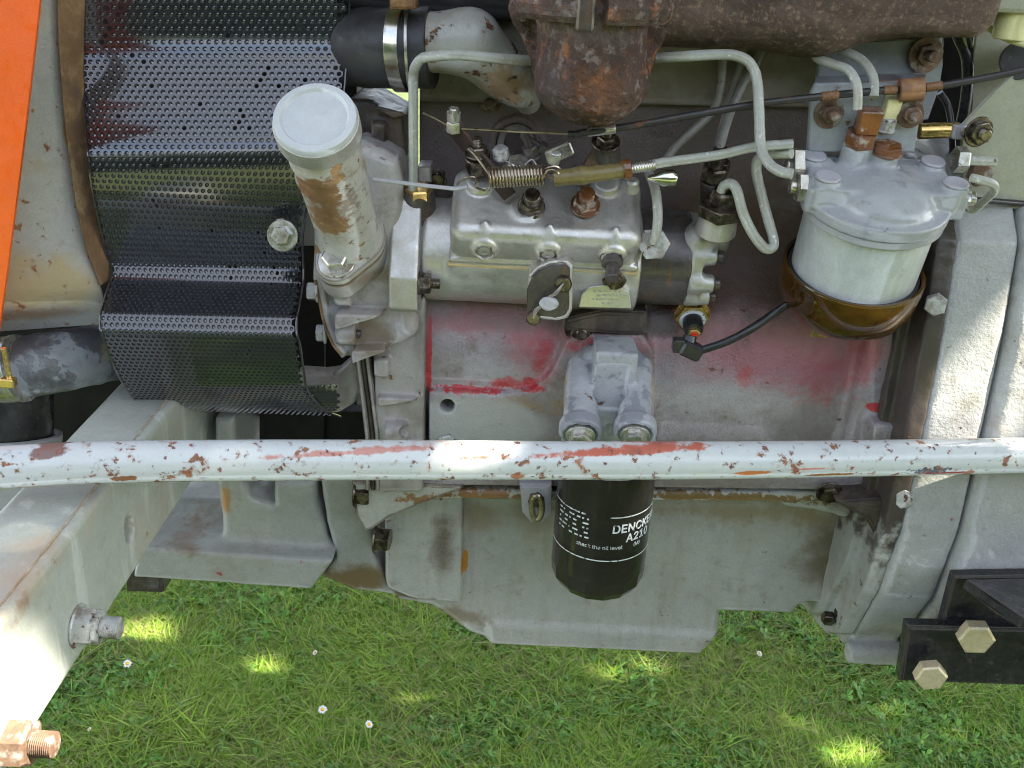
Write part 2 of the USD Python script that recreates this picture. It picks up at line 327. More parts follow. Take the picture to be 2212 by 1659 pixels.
M_head = mat('cylinder_head_paint', (.30, .275, .235), .42, dirt=[(14, .42, .66, (.14, .10, .065), .65), (120, .5, .72, (.18, .12, .09), .4)], chips=[(70, .68, RUSTD, RUST)], bump=[(420, .0006, .5), (40, .001, .4)])
M_sump = mat('sump_paint', (.42, .415, .385), .42, var=.12, dirt=[(9, .48, .72, (.30, .265, .20), .6), (60, .55, .72, (.20, .17, .12), .4)], chips=[(95, .685, (.10, .06, .025), ORUST)], edge=(.004, .36, (.12, .075, .04)), bump=[(300, .0011, .8), (35, .0014, .5)],
    stains=[(A(1790, 1180, .1), (.065, .12, .075), (.13, .09, .055), .85, 25, .8, .8), (A(1600, 1100, .08), (.2, .06, .022), (.27, .19, .08), .65, 50, 1.2, .9), (A(1560, 1080, .03), (.22, .03, .007), (.17, .10, .03), .95, 120, 2.1, .35), (A(1060, 1075, .03), (.09, .03, .007), (.22, .11, .04), .95, 110, 2.0, .35), (A(960, 1170, .07), (.022, .06, .06), (.09, .055, .035), .9, 30, .7, .8), (A(1040, 1120, .07), (.04, .06, .03), (.22, .15, .08), .6, 30, .8, .8), (A(870, 1285, .07), (.06, .06, .010), (.12, .07, .035), .8, 60, .9), (A(985, 1325, .08), (.05, .08, .014), (.20, .15, .09), .7, 50, .9),
            (A(1003, 1215, .07), (.0045, .05, .018), (.45, .20, .04), 1., 90, .4, .3), (A(1150, 1110, .07), (.03, .05, .05), (.20, .14, .06), .5, 25, .6, .8)],
    streak=[((70, 70, 7), .48, .72, (.30, .26, .20), .35), ((30, 30, 5), .58, .78, (.22, .18, .13), .4)])
M_support = mat('axle_support_paint', (.36, .362, .335), .42, var=.12, dirt=[(10, .46, .7, (.24, .215, .16), .55), (50, .55, .72, (.2, .17, .13), .4)], chips=[(70, .70, PRIM, RUST)], edge=(.003, .1, (.2, .12, .07)), bump=[(250, .0008, .45), (25, .001, .3)],
    stains=[(A(395, 1150, .05), (.03, .08, .025), (.22, .13, .06), .7, 45, .9), (A(470, 1110, .03), (.008, .08, .025), (.42, .20, .05), .8, 60, .6), (A(430, 1195, .02), (.03, .05, .005), PRIM, .9, 90, 1., .3), (A(780, 1250, .06), (.055, .1, .022), (.15, .10, .045), .95, 40, .6), (A(300, 1265, .1), (.04, .1, .008), RUSTD, .9, 60, .5)])
M_bar = None
M_pipe = mat('pipe_paint', (.37, .375, .33), .33, var=.2, varscale=25, dirt=[(40, .45, .7, (.30, .27, .19), .55)], chips=[(150, .64, (.78, .78, .74), (.35, .33, .3)), (90, .69, RUSTD, RUST)], bump=[(300, .0004, .3)], bevel=0)
M_pipe2 = mat('dull_pipe_paint', (.28, .275, .25), .4, var=.14, varscale=25, dirt=[(40, .42, .66, (.17, .14, .09), .6)], chips=[(90, .67, RUSTD, RUST)], bevel=0)
M_neck = mat('filler_neck_paint', (.44, .43, .39), .35, dirt=[(25, .47, .75, (.25, .20, .12), .5), (90, .55, .75, (.2, .13, .07), .4)], chips=[(38, .60, (.24, .14, .07), (.33, .20, .09), 17, .43), (150, .64, (.16, .09, .05), RUST)], edge=(.003, .2, (.16, .10, .06)), bump=[(300, .0004, .3)],
    stains=[(A(722, 345, -.07), (.05, .05, .012), (.26, .17, .08), .75, 60, .8), (A(696, 412, -.10), (.022, .05, .016), (.23, .135, .065), 1., 55, 1.1, .18), (A(706, 480, -.08), (.017, .05, .019), (.25, .15, .07), 1., 55, 1.1, .18), (A(705, 440, -.09), (.026, .05, .034), (.15, .08, .038), .6, 110, 2.0, .5)])
M_cap = mat('filler_cap_paint', (.46, .48, .485), .3, speck=.15, var=.06, chips=[(60, .69, (.30, .25, .2), (.2, .17, .14))], dirt=[(30, .55, .8, (.4, .38, .34), .5)], edge=(.0022, .35, (.62, .61, .58)), bump=[(120, .0005, .2)])
M_alu = mat('cast_aluminium', (.60, .58, .54), .44, .78, var=.12, varscale=14, dirt=[(18, .5, .8, (.30, .26, .2), .55), (90, .58, .8, (.25, .2, .15), .5)], bump=[(500, .0003, .4), (60, .0006, .25)], bevel=.0015)
M_alu2 = mat('machined_aluminium', (.56, .54, .50), .5, .85, var=.08, varscale=20, dirt=[(25, .55, .85, (.4, .36, .3), .5)], bump=[(500, .0002, .3)], bevel=.001)
M_zinc = mat('zinc_steel', (.62, .60, .54), .3, .9, var=.14, varscale=40, dirt=[(60, .48, .7, (.22, .17, .10), .7)], chips=[(130, .68, RUSTD, RUST)], bevel=.0006)
M_bolt = mat('painted_bolt', (.50, .50, .48), .35, .15, var=.15, varscale=50, dirt=[(90, .45, .65, (.16, .12, .08), .7)], chips=[(160, .62, RUSTD, RUST)], bevel=.0008)
M_rbolt = mat('rusty_bolt', (.16, .095, .06), .6, .2, var=.3, varscale=60, dirt=[(90, .5, .65, (.38, .36, .33), .7)], bevel=.0008, bump=[(400, .0006, .5)])
M_obolt = mat('oily_bolt', (.20, .165, .13), .25, .85, var=.4, varscale=60, dirt=[(90, .42, .6, (.04, .03, .02), .9)], bevel=.0006)
M_dsteel = mat('oily_dark_steel', (.095, .083, .077), .3, .35, var=.3, varscale=22, dirt=[(35, .55, .72, (.14, .08, .045), .5)], bump=[(300, .0005, .4)],
    streak=[((90, 90, 14), .57, .7, (.22, .10, .03), .7)])
M_rust = mat('scaled_rust', (.082, .047, .035), .7, var=.45, varscale=30, dirt=[(65, .53, .66, (.30, .115, .04), .75), (110, .54, .64, (.23, .19, .165), .7), (35, .55, .7, (.06, .04, .035), .8)], stains=[(A(1290, 205, -.09), (.032, .06, .028), (.21, .08, .03), .5, 120, 1.2, .9), (A(1270, 60, -.08), (.08, .08, .02), (.14, .11, .10), .6, 90, 1.2, .9), (A(1190, 190, -.05), (.016, .06, .05), (.055, .042, .038), .7, 60, .9, .8)], bump=[(260, .003, 1.), (120, .002, .8)], bevel=0, spec=.35)
M_rust2 = mat('manifold_rust', (.092, .062, .047), .75, var=.35, varscale=12, dirt=[(150, .52, .66, (.20, .125, .08), .4), (300, .54, .66, (.26, .19, .13), .35), (25, .55, .75, (.07, .045, .035), .7)], bump=[(500, .0009, .8), (90, .001, .4)], bevel=0, spec=.3)
M_rsteel = mat('rusty_steel', (.21, .105, .05), .55, .1, var=.35, varscale=40, dirt=[(70, .5, .65, (.36, .19, .08), .7)], bump=[(300, .0006, .5)])
M_orust = mat('wet_orange_rust', (.15, .055, .016), .25, 0, var=.4, varscale=50, dirt=[(80, .55, .66, (.38, .34, .28), .85)], coat=.6)
M_grille = mat('gloss_black_paint', (.014, .015, .018), .15, var=.2, varscale=30, rvar=.05, bevel=0, spec=1., coat=1., bump=[(25, .001, .15)])
M_black = mat('black_paint', (.014, .014, .015), .28, edge=(.003, .25, (.09, .08, .065)), var=.2, varscale=20, bump=[(200, .0004, .4)], dirt=[(30, .48, .7, (.05, .046, .04), .55), (150, .56, .68, (.08, .075, .065), .5)])
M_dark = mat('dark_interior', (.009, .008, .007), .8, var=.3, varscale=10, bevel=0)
M_grime = mat('oily_grime', (.06, .047, .038), .5, var=.4, varscale=25, dirt=[(40, .48, .7, (.14, .105, .08), .7), (22, .56, .75, (.22, .21, .2), .5)], bump=[(250, .0012, .7)], streak=[((50, 50, 5), .5, .75, (.17, .12, .08), .6)])
M_rubber = mat('black_rubber', (.03, .03, .032), .45, var=.2, varscale=30, dirt=[(200, .62, .7, (.12, .11, .1), .6)], bevel=0, bump=[(250, .0004, .3)])
M_hose = mat('worn_painted_hose', (.065, .067, .075), .4, var=.2, varscale=15, dirt=[], chips=[(22, .53, (.22, .235, .25), (.17, .185, .2))], stains=[(A(205, 800, -.05), (.012, .1, .012), (.3, .27, .08), .5, 90, 1.)], bevel=0, bump=[(250, .0006, .3)])
M_plastic = mat('black_plastic', (.018, .018, .019), .3, var=.15, varscale=40, bevel=0)
M_cable = mat('dirty_cable', (.028, .026, .024), .38, var=.3, varscale=30, chips=[(60, .6, (.14, .055, .025), (.09, .05, .03))], bevel=0)
M_orange = mat('orange_paint', (.82, .115, .008), .4, speck=.15, var=.06, varscale=30, bump=[(600, .0003, .5)], dirt=[(25, .62, .8, (.75, .2, .06), .5)], coat=.3)
M_panel = mat('radiator_panel_paint', (.35, .36, .345), .4, var=.12, dirt=[(18, .5, .72, (.33, .25, .12), .6)], chips=[(45, .64, RUST, ORUST), (110, .66, (.25, .13, .06), ORUST)], bump=[(200, .0006, .35)],
    stains=[(A(140, 305, -.04), (.010, .05, .03), (.34, .16, .03), .95, 70, .5, .3), (A(95, 620, -.05), (.08, .06, .045), (.36, .27, .10), .7, 35, .7, .8), (A(155, 385, -.04), (.008, .05, .01), (.36, .17, .03), .9, 90, .5, .3), (A(60, 690, -.05), (.07, .06, .012), (.16, .09, .05), .7, 40, .6, .8)])
M_flange = mat('rusty_flange', (.20, .115, .055), .65, var=.3, varscale=25, dirt=[(60, .48, .68, (.33, .22, .11), .7), (35, .55, .72, (.09, .06, .05), .7)], bump=[(300, .0008, .6)])
M_beam = mat('loader_paint', (.42, .44, .395), .38, var=.09, dirt=[(10, .46, .74, (.40, .33, .22), .5)], chips=[(50, .70, RUST, (.40, .17, .08))], bump=[(150, .0005, .3)], edge=(.004, .3, (.30, .16, .06)),
    stains=[(A(60, 1230, -.3), (.045, .09, .03), (.45, .32, .2), .6, 30, .8, .8), (A(110, 1230, -.3), (.012, .16, .006), (.42, .20, .05), .85, 60, .6), (A(85, 1310, -.32), (.02, .04, .02), (.30, .14, .08), .6, 70, 1.)],
    streak=[((45, 45, 7), .56, .66, (.62, .64, .60), .5)])
M_canister = mat('galvanised_canister', (.54, .57, .555), .42, .45, var=.06, streak=[((85, 85, 9), .45, .7, (.66, .69, .68), .7), ((60, 60, 6), .58, .75, (.48, .47, .42), .6)], dirt=[(70, .64, .75, (.3, .3, .28), .5)], bevel=0)
M_fhead = mat('filter_head_paint', (.33, .34, .345), .24, speck=.15, var=.07, dirt=[(55, .57, .7, (.17, .18, .2), .6)], chips=[(150, .69, (.12, .12, .13), (.2, .2, .2))], bump=[(200, .0004, .3)],
    stains=[(A(1900, 340, -.09), (.06, .05, .022), (.13, .14, .155), .7, 130, 1.1, .5)])
M_bracket = mat('bracket_paint', (.31, .33, .345), .33, var=.1, dirt=[(22, .5, .75, (.19, .18, .17), .5)], chips=[(60, .665, RUST, RUSTD)], bump=[(200, .0004, .3)], stains=[(A(1900, 168, -.0), (.08, .05, .006), (.12, .06, .04), .8, 50, .8), (A(1860, 130, 0), (.02, .05, .012), (.14, .07, .04), .8, 70, .8)])
M_khaki = mat('khaki_panel', (.36, .36, .27), .45, var=.08, dirt=[(14, .52, .78, (.22, .21, .13), .5)], bump=[(150, .0005, .3)], chips=[(70, .69, RUSTD, (.2, .18, .12))])
M_yellow = mat('cream_plastic', (.62, .58, .30), .35, bevel=.0006)
M_brass = mat('brass', (.70, .50, .19), .25, .9, var=.15, varscale=40, dirt=[(90, .58, .7, (.2, .12, .05), .6)], bevel=.0006)
M_goldcap = mat('yellow_passivated_bolt', (.62, .53, .34), .36, .35, var=.1, varscale=30, dirt=[(60, .5, .7, (.36, .25, .12), .5)], bevel=.0015, bump=[(150, .0006, .3)])
M_amberp = mat('amber_nylon', (.24, .19, .075), .3, 0, var=.2, varscale=30, dirt=[(40, .5, .7, (.15, .09, .03), .6)], trans=.25)
M_gold = mat('gasket', (.55, .42, .20), .5, bevel=0)
M_spring = mat('spring_steel', (.42, .36, .27), .28, .9, dirt=[(70, .45, .65, (.16, .09, .04), .7)], bevel=0)
M_chrome = mat('chrome', (.78, .76, .70), .1, 1., var=.1, dirt=[(120, .55, .65, (.3, .25, .16), .6)], bevel=.0005)
M_ofil = mat('black_filter_enamel', (.018, .016, .013), .16, var=.25, streak=[((120, 120, 12), .58, .75, (.06, .05, .035), .5)], varscale=20, bevel=0, rvar=.05, dirt=[(30, .6, .8, (.05, .045, .03), .5)])
M_ofhead = mat('oil_filter_head_paint', (.36, .37, .38), .36, var=.12, varscale=18, dirt=[(38, .5, .56, (.20, .205, .225), .85)], chips=[(90, .68, RUSTD, RUST)], edge=(.002, .25, (.45, .42, .36)), bump=[(250, .0007, .45)])
M_white = mat('white_ink', (.66, .69, .70), .4, var=.1, varscale=100, bevel=0, dirt=[(220, .56, .62, (.03, .027, .022), .9)])
M_redp = mat('red_plastic', (.6, .03, .015), .3, bevel=0)
M_silver = mat('stamped_plate', (.62, .61, .56), .35, .8, bevel=.0006, bump=[(500, .0002, .4)])
M_trans = mat('transmission_paint', (.40, .40, .385), .37, var=.12, dirt=[(12, .46, .7, (.31, .305, .27), .6), (26, .54, .7, (.20, .17, .12), .45)], chips=[(75, .695, RUSTD, RUST)], edge=(.004, .38, (.13, .085, .05)), bump=[(330, .0012, .7), (90, .0006, .3)])
M_wire = mat('grey_wire', (.35, .31, .3), .4, .6, bevel=0)
M_lever = mat('brown_lever', (.10, .065, .055), .4, .3, var=.3, varscale=40, dirt=[(60, .5, .7, (.22, .12, .07), .6)], bump=[(300, .0005, .4)])
M_lilac = mat('lilac_grey_paint', (.42, .41, .43), .4, var=.08, dirt=[(25, .55, .8, (.25, .22, .2), .5)])
M_bplate = mat('dirty_flange_paint', (.37, .375, .35), .42, dirt=[(14, .45, .72, (.22, .19, .14), .6)], chips=[(75, .66, RUSTD, RUST)], bump=[(250, .0008, .5)], stains=[(A(1985, 800, .0), (.3, .4, .215), (.045, .034, .027), .97, 40, .6, .22), (A(1900, 1250, .05), (.05, .2, .05), (.15, .11, .07), .8, 30, .9, .8)], streak=[((50, 50, 5), .52, .75, (.17, .12, .08), .55)])
def amber():
    g = G(); n = g.noise(30, 4)
    b = g('principled_bsdf', 'BSDF', base_color=g.mix(g.step(n, .35, .65), (.08, .033, .004), (.17, .075, .009)), roughness=.07, transmission_weight=.6, ior=1.45, coat_weight=.5, coat_roughness=.04)
    MATS['amber_bowl'] = usdkit.material(stage, '/World/Looks/amber_bowl', g.nodes, g.links, surface=b); return MATS['amber_bowl']
M_amber = amber()

# ================================================================== THE TRACTOR
T = thing('tractor', 'old pale grey tractor seen close from the side, its engine bay open above the lawn', 'tractor')

# ------------------------------------------------------------------ engine block, cylinder head, sump
f = Field((-.13, .0, .58), (.40, .30, 1.16), .0026)
f.add(f.poly(XZ([(905, -40), (1950, -40), (1950, 690), (905, 690)], .1), .10, .19, .004))
f.add(f.poly(XZ([(925, 668), (1935, 690), (1935, 1050), (925, 1040)], .055), .055, .19, .012), .02)
zc = A(1600, 830, .06)[2]
f.add(f.caps((A(1480, 0, .05)[0], .165, zc), (A(1780, 0, .05)[0], .165, zc), .132), .03)
zl = A(1000, 760, .06)[2]
f.add(f.caps((A(950, 0, .05)[0], .118, zl), (A(1170, 0, .05)[0], .118, zl), .086), .014)
f.add(f.poly(XZ([(925, 846), (1090, 852), (1150, 845), (1195, 800), (1225, 735), (1255, 722), (1390, 722), (1412, 760), (1412, 1000), (925, 985)], .024), .025, .12, .004), .007)
f.add(f.box(A(1842, 840, .07), (.009, .035, .10), .008), .014)
f.add(f.poly(XZ([(1880, 660), (1935, 660), (1935, 1000), (1880, 1000)], .03), .03, .15, .006), .01)
f.add(f.box(A(1900, 930, .03), (.014, .02, .016), .003), .004)
f.add(f.poly(XZ([(925, 1028), (1900, 1030), (1900, 1062), (925, 1050)], .028), .028, .19, .004), .012)
f.add(f.poly(XZ([(1225, 640), (1300, 645), (1400, 660), (1400, 728), (1225, 724)], .04), .04, .12, .006), .008)
f.cut(f.cyl(A(967, 873, .03) - [0, .02, 0], A(967, 873, .03) + [0, .03, 0], S(967, 873, .03, 16)))
pl = A(1115, 310, .1); f.add(f.cyl(pl + [0, -.006, 0], pl + [0, .02, 0], S(1115, 310, .1, 60), .003), .004)
f.cut(f.cyl(pl + [0, -.03, 0], pl + [0, .004, 0], S(1115, 310, .1, 44), .003))
sn = A(1493, 668, .06); f.add(f.cyl(sn + [0, -.012, 0], sn + [0, .05, 0], .017, .004), .01)
block = part('engine_block', f.mesh(), M_block, T, 'grey engine block with faded red overspray patches', smooth=True)
part('casting_number', trimesh.Trimesh(np.array((q_ := meshkit.text_mesh('626', .009, .0025)).vertices)[:, [0, 2, 1]] * [1, -1, 1] + A(1402, 292, .1015), q_.faces[:, ::-1], process=False), M_block, block)
part('core_plug', lathe(pl + [0, .004, 0], (0, -1, 0), [(0, 0), (.012, 0), (.0165, .003), (.0185, .003), (.0185, -.002)]), M_plate, block)
part('bolt', bolt(A(1255, 708, .035), (0, -1, -.1), .011, .008, .016, .006), M_obolt, block)
part('bolt', bolt(A(967, 952, .03), (0, -1, 0), .011, .008, .0125), M_bolt, block)
part('bolt', bolt(A(1058, 218, .1), (0, -1, 0), .009, .007, .011, .01), M_rbolt, block)
part('mounting_foot', plate([(1222, 690), (1300, 672), (1398, 676), (1398, 724), (1350, 726), (1222, 716)], .02, .03, .004), M_grime, block)

f = Field((-.13, .05, .99), (.40, .30, 1.22), .003)
f.add(f.poly(XZ([(905, -200), (1990, -200), (1990, 238), (905, 222)], .085), .086, .19, .006))
for px in (1010, 1250, 1480, 1700): f.add(f.cyl(A(px, 60, .085) + [0, -.006, 0], A(px, 60, .085) + [0, .05, 0], .022, .003), .008)
head = part('cylinder_head', f.mesh(), M_head, T, 'grimy khaki grey cylinder head behind the pipes', smooth=True)

f = Field((-.13, .02, .38), (.40, .32, .66), .0026)
out = [(1000, 1050), (1840, 1065), (1885, 1140), (1892, 1200), (1880, 1270), (1850, 1320), (1786, 1330), (1700, 1330), (1558, 1325), (1553, 1366), (1545, 1386), (1530, 1400), (1505, 1408), (1060, 1387), (1012, 1370), (962, 1332), (930, 1312), (860, 1300), (835, 1270), (800, 1190), (790, 1050)]
f.add(f.poly(XZ(out, .075), .075, .19, .010))
f.add(f.poly(XZ([(905, 1058), (1890, 1062), (1890, 1086), (905, 1078)], .035), .034, .19, .004), .010)
lip = [(1700, 1074), (1780, 1084), (1822, 1098)]
for p_, q_ in zip(lip[:-1], lip[1:]): f.add(f.caps(A(*p_, .05), A(*q_, .05), .009), .006)
nc_ = A(1747, 1324, .08); f.cut(f.cyl(nc_ - [0, .09, 0], nc_ + [0, .3, 0], S(1745, 1326, .08, 35)), .004)
f.add(f.poly(XZ([(800, 1110), (860, 1085), (1000, 1062), (997, 1300), (900, 1296), (838, 1270), (815, 1205)], .06), .058, .12, .004))
f.add(f.poly(XZ([(1060, 1345), (1540, 1370), (1512, 1408), (1060, 1387)], .075), .071, .14, .004), .01)
sump = part('sump', rough(f.mesh(), .0005, 60), M_sump, T, 'pale greenish grey oil sump hanging over the grass', smooth=True)
# gusset and bolts at the front of the sump
gx = [(760, 1040), (1000, 1050), (995, 1059), (930, 1082), (842, 1118), (806, 1143), (788, 1150), (766, 1110)]
part('gusset', plate(gx, .022, .06, .003), M_sump, sump)
for px, py, y in ((770, 1064, .03), (812, 1163, .04)):
    part('bolt', bolt(A(px, py, y), (1, -.15, 0), S(px, py, y, 27), S(px, py, y, 27), S(px, py, y, 33), turn=.52), M_obolt, sump)
for px, py in ((1841, 1281), (1818, 1318), (1789, 1330)): part('bolt', bolt(A(px, py, .05), (-.2, -1, -.2), .008, .009, 0, turn=.1), M_obolt, sump)
part('bolt', bolt(A(1790, 1062, .02), (0, -1, -.2), .010, .006, .013), M_obolt, sump)
# dipstick lug
lug = part('dipstick_lug', plate([(1122, 1048), (1192, 1048), (1192, 1112), (1172, 1130), (1146, 1130), (1128, 1108)], .012, .02, .003), M_lilac, T)
part('bolt', bolt(A(1158, 1078, .012), (0, -1, 0), .0085, .004, 0, .006), M_obolt, lug)
ring = [A(1160 + 11 * math.cos(t), 1096 + 26 * math.sin(t), .002) for t in np.linspace(0, 2 * np.pi, 25)]
part('dipstick_ring', sweep(ring, .0032, 10, False), M_spring, lug)

# ------------------------------------------------------------------ timing case on the left
f = Field((-.21, -.04, .70), (-.085, .14, 1.03), .0021)
case = [(712, 330), (775, 305), (828, 328), (858, 347), (868, 400), (868, 640), (894, 660), (899, 700), (893, 722), (877, 741), (838, 757), (790, 767), (759, 778), (736, 771), (716, 744), (696, 688), (685, 612), (677, 600), (682, 470)]
f.add(f.poly(XZ(case, .0), .0, .12, .012))
f.add(f.poly(XZ([(682, 470), (712, 330), (728, 330), (700, 470), (702, 610), (712, 688), (733, 742), (752, 764), (740, 774), (716, 744), (696, 688), (677, 600)], -.004), -.008, .12, .003), .006)
f.cut(f.cyl(A(825, 500, -.035), A(825, 640, -.035), .022, .01), .02)
def wedge(pts, y0, dy): 
    return pts
f.add(f.poly(XZ([(730, 668), (832, 671), (729, 703)], -.006), -.020, .03, .0012), .0015)
f.add(f.poly(XZ([(764, 750), (850, 745), (764, 776)], -.006), -.018, .03, .0012), .0015)
f.add(f.cyl(A(724, 638, -.006), A(760, 638, -.006), .0095, .002), .003)
f.add(f.cyl(A(728, 720, -.004), A(770, 720, -.004), .0105, .002), .003)
f.add(f.caps(A(880, 665, .005), A(884, 705, .005), .008), .008)
tcase = part('timing_case', rough(f.mesh(), .0004, 90), M_case, T, 'pale grey cast timing case with ribs', smooth=True)
part('bolt', bolt(A(688, 630, -.004), (-1, -.1, 0), .0085, .008, .010, turn=.5), M_bolt, tcase)
part('bolt', bolt(A(705, 720, .0), (-1, -.1, 0), .0085, .007, .010, turn=.5), M_bolt, tcase)
part('stud', cyl(A(768, 720, -.004), A(780, 722, -.004), .004), M_dsteel, tcase)
part('gasket_edge', sweep(catmull([A(*q, -.0085) for q in ((681, 605), (690, 650), (701, 700), (719, 742), (738, 766))], 6), .0014, 8), M_flange, tcase)

f = Field((-.175, -.01, .60), (-.085, .14, .86), .0021)
f.add(f.poly(XZ([(806, 740), (918, 640), (926, 830), (930, 1065), (810, 1065)], .012), .014, .13, .004))
f.add(f.box(A(826, 788, .012), (.007, .010, .009), .0025), .005)
f.add(f.poly(XZ([(818, 853), (916, 858), (818, 874)], .01), .004, .03, .0015), .004)
f.add(f.cyl(A(833, 932, .008), A(880, 932, .008), .010, .002), .006)
f.cut(f.cyl(A(876, 934, -.008), A(876, 934, .01), .006, .002))
f.add(f.poly(XZ([(830, 955), (925, 955), (925, 962), (830, 962)], .01), .006, .03, .001), .003)
bp = part('front_plate', f.mesh(), M_plate, T, 'grimy grey plate column below the timing case', smooth=True)
for i, (a, b) in enumerate(((772, 793), (783, 805), (793, 815))):
    part('gasket_plate', plate([(a - 5, 770), (a + 4, 770), (b + 4, 940), (b + 5, 1060), (b - 4, 1060), (b - 5, 940)], .012 + .004 * (i == 1), .1, .0008), (M_plate, M_grime, M_plate)[i], bp)
# front support casting and lower pulley guard
f = Field((-.42, -.0, .46), (-.13, .34, .76), .0028)
f.add(f.poly(XZ([(462, 905), (505, 905), (512, 1010), (540, 1075), (590, 1095), (590, 1040), (681, 1040), (683, 1086), (700, 1143), (717, 1215), (680, 1215), (480, 1207), (478, 1120), (462, 1010)], .06), .06, .28, .008))
f.add(f.poly(XZ([(300, 1183), (718, 1212), (716, 1218), (672, 1276), (597, 1271), (480, 1262), (285, 1250)], .035), .035, .3, .006), .01)
f.add(f.poly(XZ([(330, 1095), (480, 1100), (480, 1215), (290, 1200)], .10), .11, .3, .01), .03)
f.cut(f.caps(A(548, 1000, .03), A(552, 1052, .03), .018), .01)
supp = part('front_support', rough(f.mesh(), .0006, 50), M_support, T, 'grey cast front support with a round saddle', smooth=True)
f = Field((-.22, .02, .46), (-.11, .24, .68), .0026)
f.add(f.poly(XZ([(684, 1035), (765, 1035), (766, 1110), (790, 1153), (806, 1222), (834, 1272), (858, 1302), (760, 1290), (690, 1262), (722, 1222), (700, 1143)], .05), .062, .2, .006))
part('front_support_foot', rough(f.mesh(), .0006, 50), M_support, T, 'brown stained foot between front support and sump', smooth=True)
part('axle_beam', plate([(270, 1232), (350, 1240), (352, 1282), (272, 1280)], .12, .1, .004), M_grime, T)
f = Field((-.27, -.01, .66), (-.15, .16, .82), .0024)
f.add(f.poly(XZ([(640, 806), (700, 810), (728, 806), (760, 778), (772, 800), (776, 850), (765, 878), (728, 900), (640, 900)], .03), .035, .055, .006))
part('pulley_guard', f.mesh(), M_case, T, 'white grey cast guard under the timing case', smooth=True)
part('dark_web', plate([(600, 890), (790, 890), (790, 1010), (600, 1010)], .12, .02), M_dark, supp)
part('shaft', cyl(A(520, 880, .16), A(600, 1100, .16), .012), M_black, supp)

# dark inside of the engine bay
bay = part('radiator_core', plate([(-200, -250), (770, -250), (770, 900), (330, 900), (300, 985), (-200, 985)], .16, .05, .002), M_dark, T, 'dark radiator core behind the perforated guard')
part('fan_shroud', plate([(636, 330), (700, 330), (700, 960), (560, 960), (560, 700), (636, 500)], .11, .01), M_dark, T)
f = Field((-.20, .02, .93), (-.08, .16, 1.08), .0026)
f.add(f.poly(XZ([(748, 215), (800, 215), (870, 255), (878, 345), (775, 345), (748, 290)], .05), .05, .14, .006))
f.add(f.poly(XZ([(790, 222), (886, 246), (850, 256)], .045), .042, .1, .002), .003)
f.add(f.box(A(820, 290, .045), (.006, .01, .011), .002), .003)
part('water_pump_body', f.mesh(), M_grime, T, 'oily dark water pump body behind the filler cap', smooth=True)
part('flat_bracket', plate([(638, 462), (666, 412), (684, 424), (684, 532), (648, 532)], .03, .004, .001), M_lilac, T)
wb = part('strap_bolt', bolt(A(611, 509, -.03), (-.12, -1, .25), .0085, .006, .0138, turn=.2), M_zinc, T, 'cream washer bolt beside the guard edge')
part('strap', plate([(597, 474), (612, 472), (626, 500), (600, 500)], -.024, .002, .0004), M_zinc, wb)

# ------------------------------------------------------------------ oil filler neck and cap
N0, N1 = A(754, 505, -.012), A(685, 272, -.118); ax = unit(N1 - N0); L = np.linalg.norm(N1 - N0)
fx = unit(np.cross(ax, (0, 0, 1.))); fy = np.cross(fx, ax) * -1
nr = S(720, 400, -.06, 72)
prof = [(nr * 1.1, -.004), (nr * 1.08, .006), (nr * .99, .012), (nr * 1.0, .03)]
for hh in (.62, .78): prof += [(nr * 1.0, L * hh - .006), (nr * 1.05, L * hh), (nr * 1.0, L * hh + .006)]
prof += [(nr * .98, L * .88), (nr * 1.02, L * .98), (nr * .9, L)]
neck = part('oil_filler_neck', lathe(N0, ax, prof, 64), M_neck, T, 'oil filler neck with paint flaked to brown rust', smooth=40)
def onplane(px, py):
    d_ = ray(px, py); q = CAM + d_ * (((N0 - CAM) @ ax) / (d_ @ ax)) - N0; return (q @ fx, q @ fy)
th = np.linspace(0, 2 * np.pi, 40)
c2 = onplane(726, 562); cc = sg.MultiPoint([(nr * 1.16 * math.cos(t), nr * 1.16 * math.sin(t)) for t in th] + [(c2[0] + .019 * math.cos(t), c2[1] + .019 * math.sin(t)) for t in th] + [(-c2[0] + .017 * math.cos(t), -c2[1] + .017 * math.sin(t)) for t in th]).convex_hull
pl_ = list(cc.exterior.coords)
part('flange', prism(pl_, N0, fx, fy, ax, -.010, -.003, .001), M_neck, neck)
part('gasket', prism(list(cc.buffer(-.0006).exterior.coords), N0, fx, fy, ax, -.0140, -.0101, 0), M_flange, neck)
part('flange_base', prism(list(cc.exterior.coords), N0, fx, fy, ax, -.035, -.0141, 0), M_case, neck)
part('bolt', bolt(N0 + c2[0] * fx + c2[1] * fy - .003 * ax, ax, .0120, .010, .0165, turn=.2), M_zinc, neck)
part('bolt', bolt(N0 - c2[0] * fx - c2[1] * fy - .003 * ax, ax, .0105, .008, .013, turn=.2), M_zinc, neck)
cr = S(685, 270, -.12, 93)
capm = lathe(N1, ax, [(0, -.012), (cr * .93, -.012), (cr * .97, -.010), (cr * .985, .007), (cr * .955, .0105), (cr * .80, .0113), (cr * .74, .0088), (cr * .5, .0095), (0, .0112)], 96)
cap = part('filler_cap', capm, M_cap, neck, 'round pale screw cap with a worn bright rim')
km = []; kx, ky, _ = frame(ax)
for i in range(120):
    t = i * 2 * np.pi / 120; d = math.cos(t) * kx + math.sin(t) * ky
    km.append(box(N1 + d * cr * .982 + ax * -.002, (.0009, .0008, .0075), np.array([np.cross(ax, d), d, ax]), .0004))
part('cap_knurling', km, M_alu2, neck, kind='stuff')

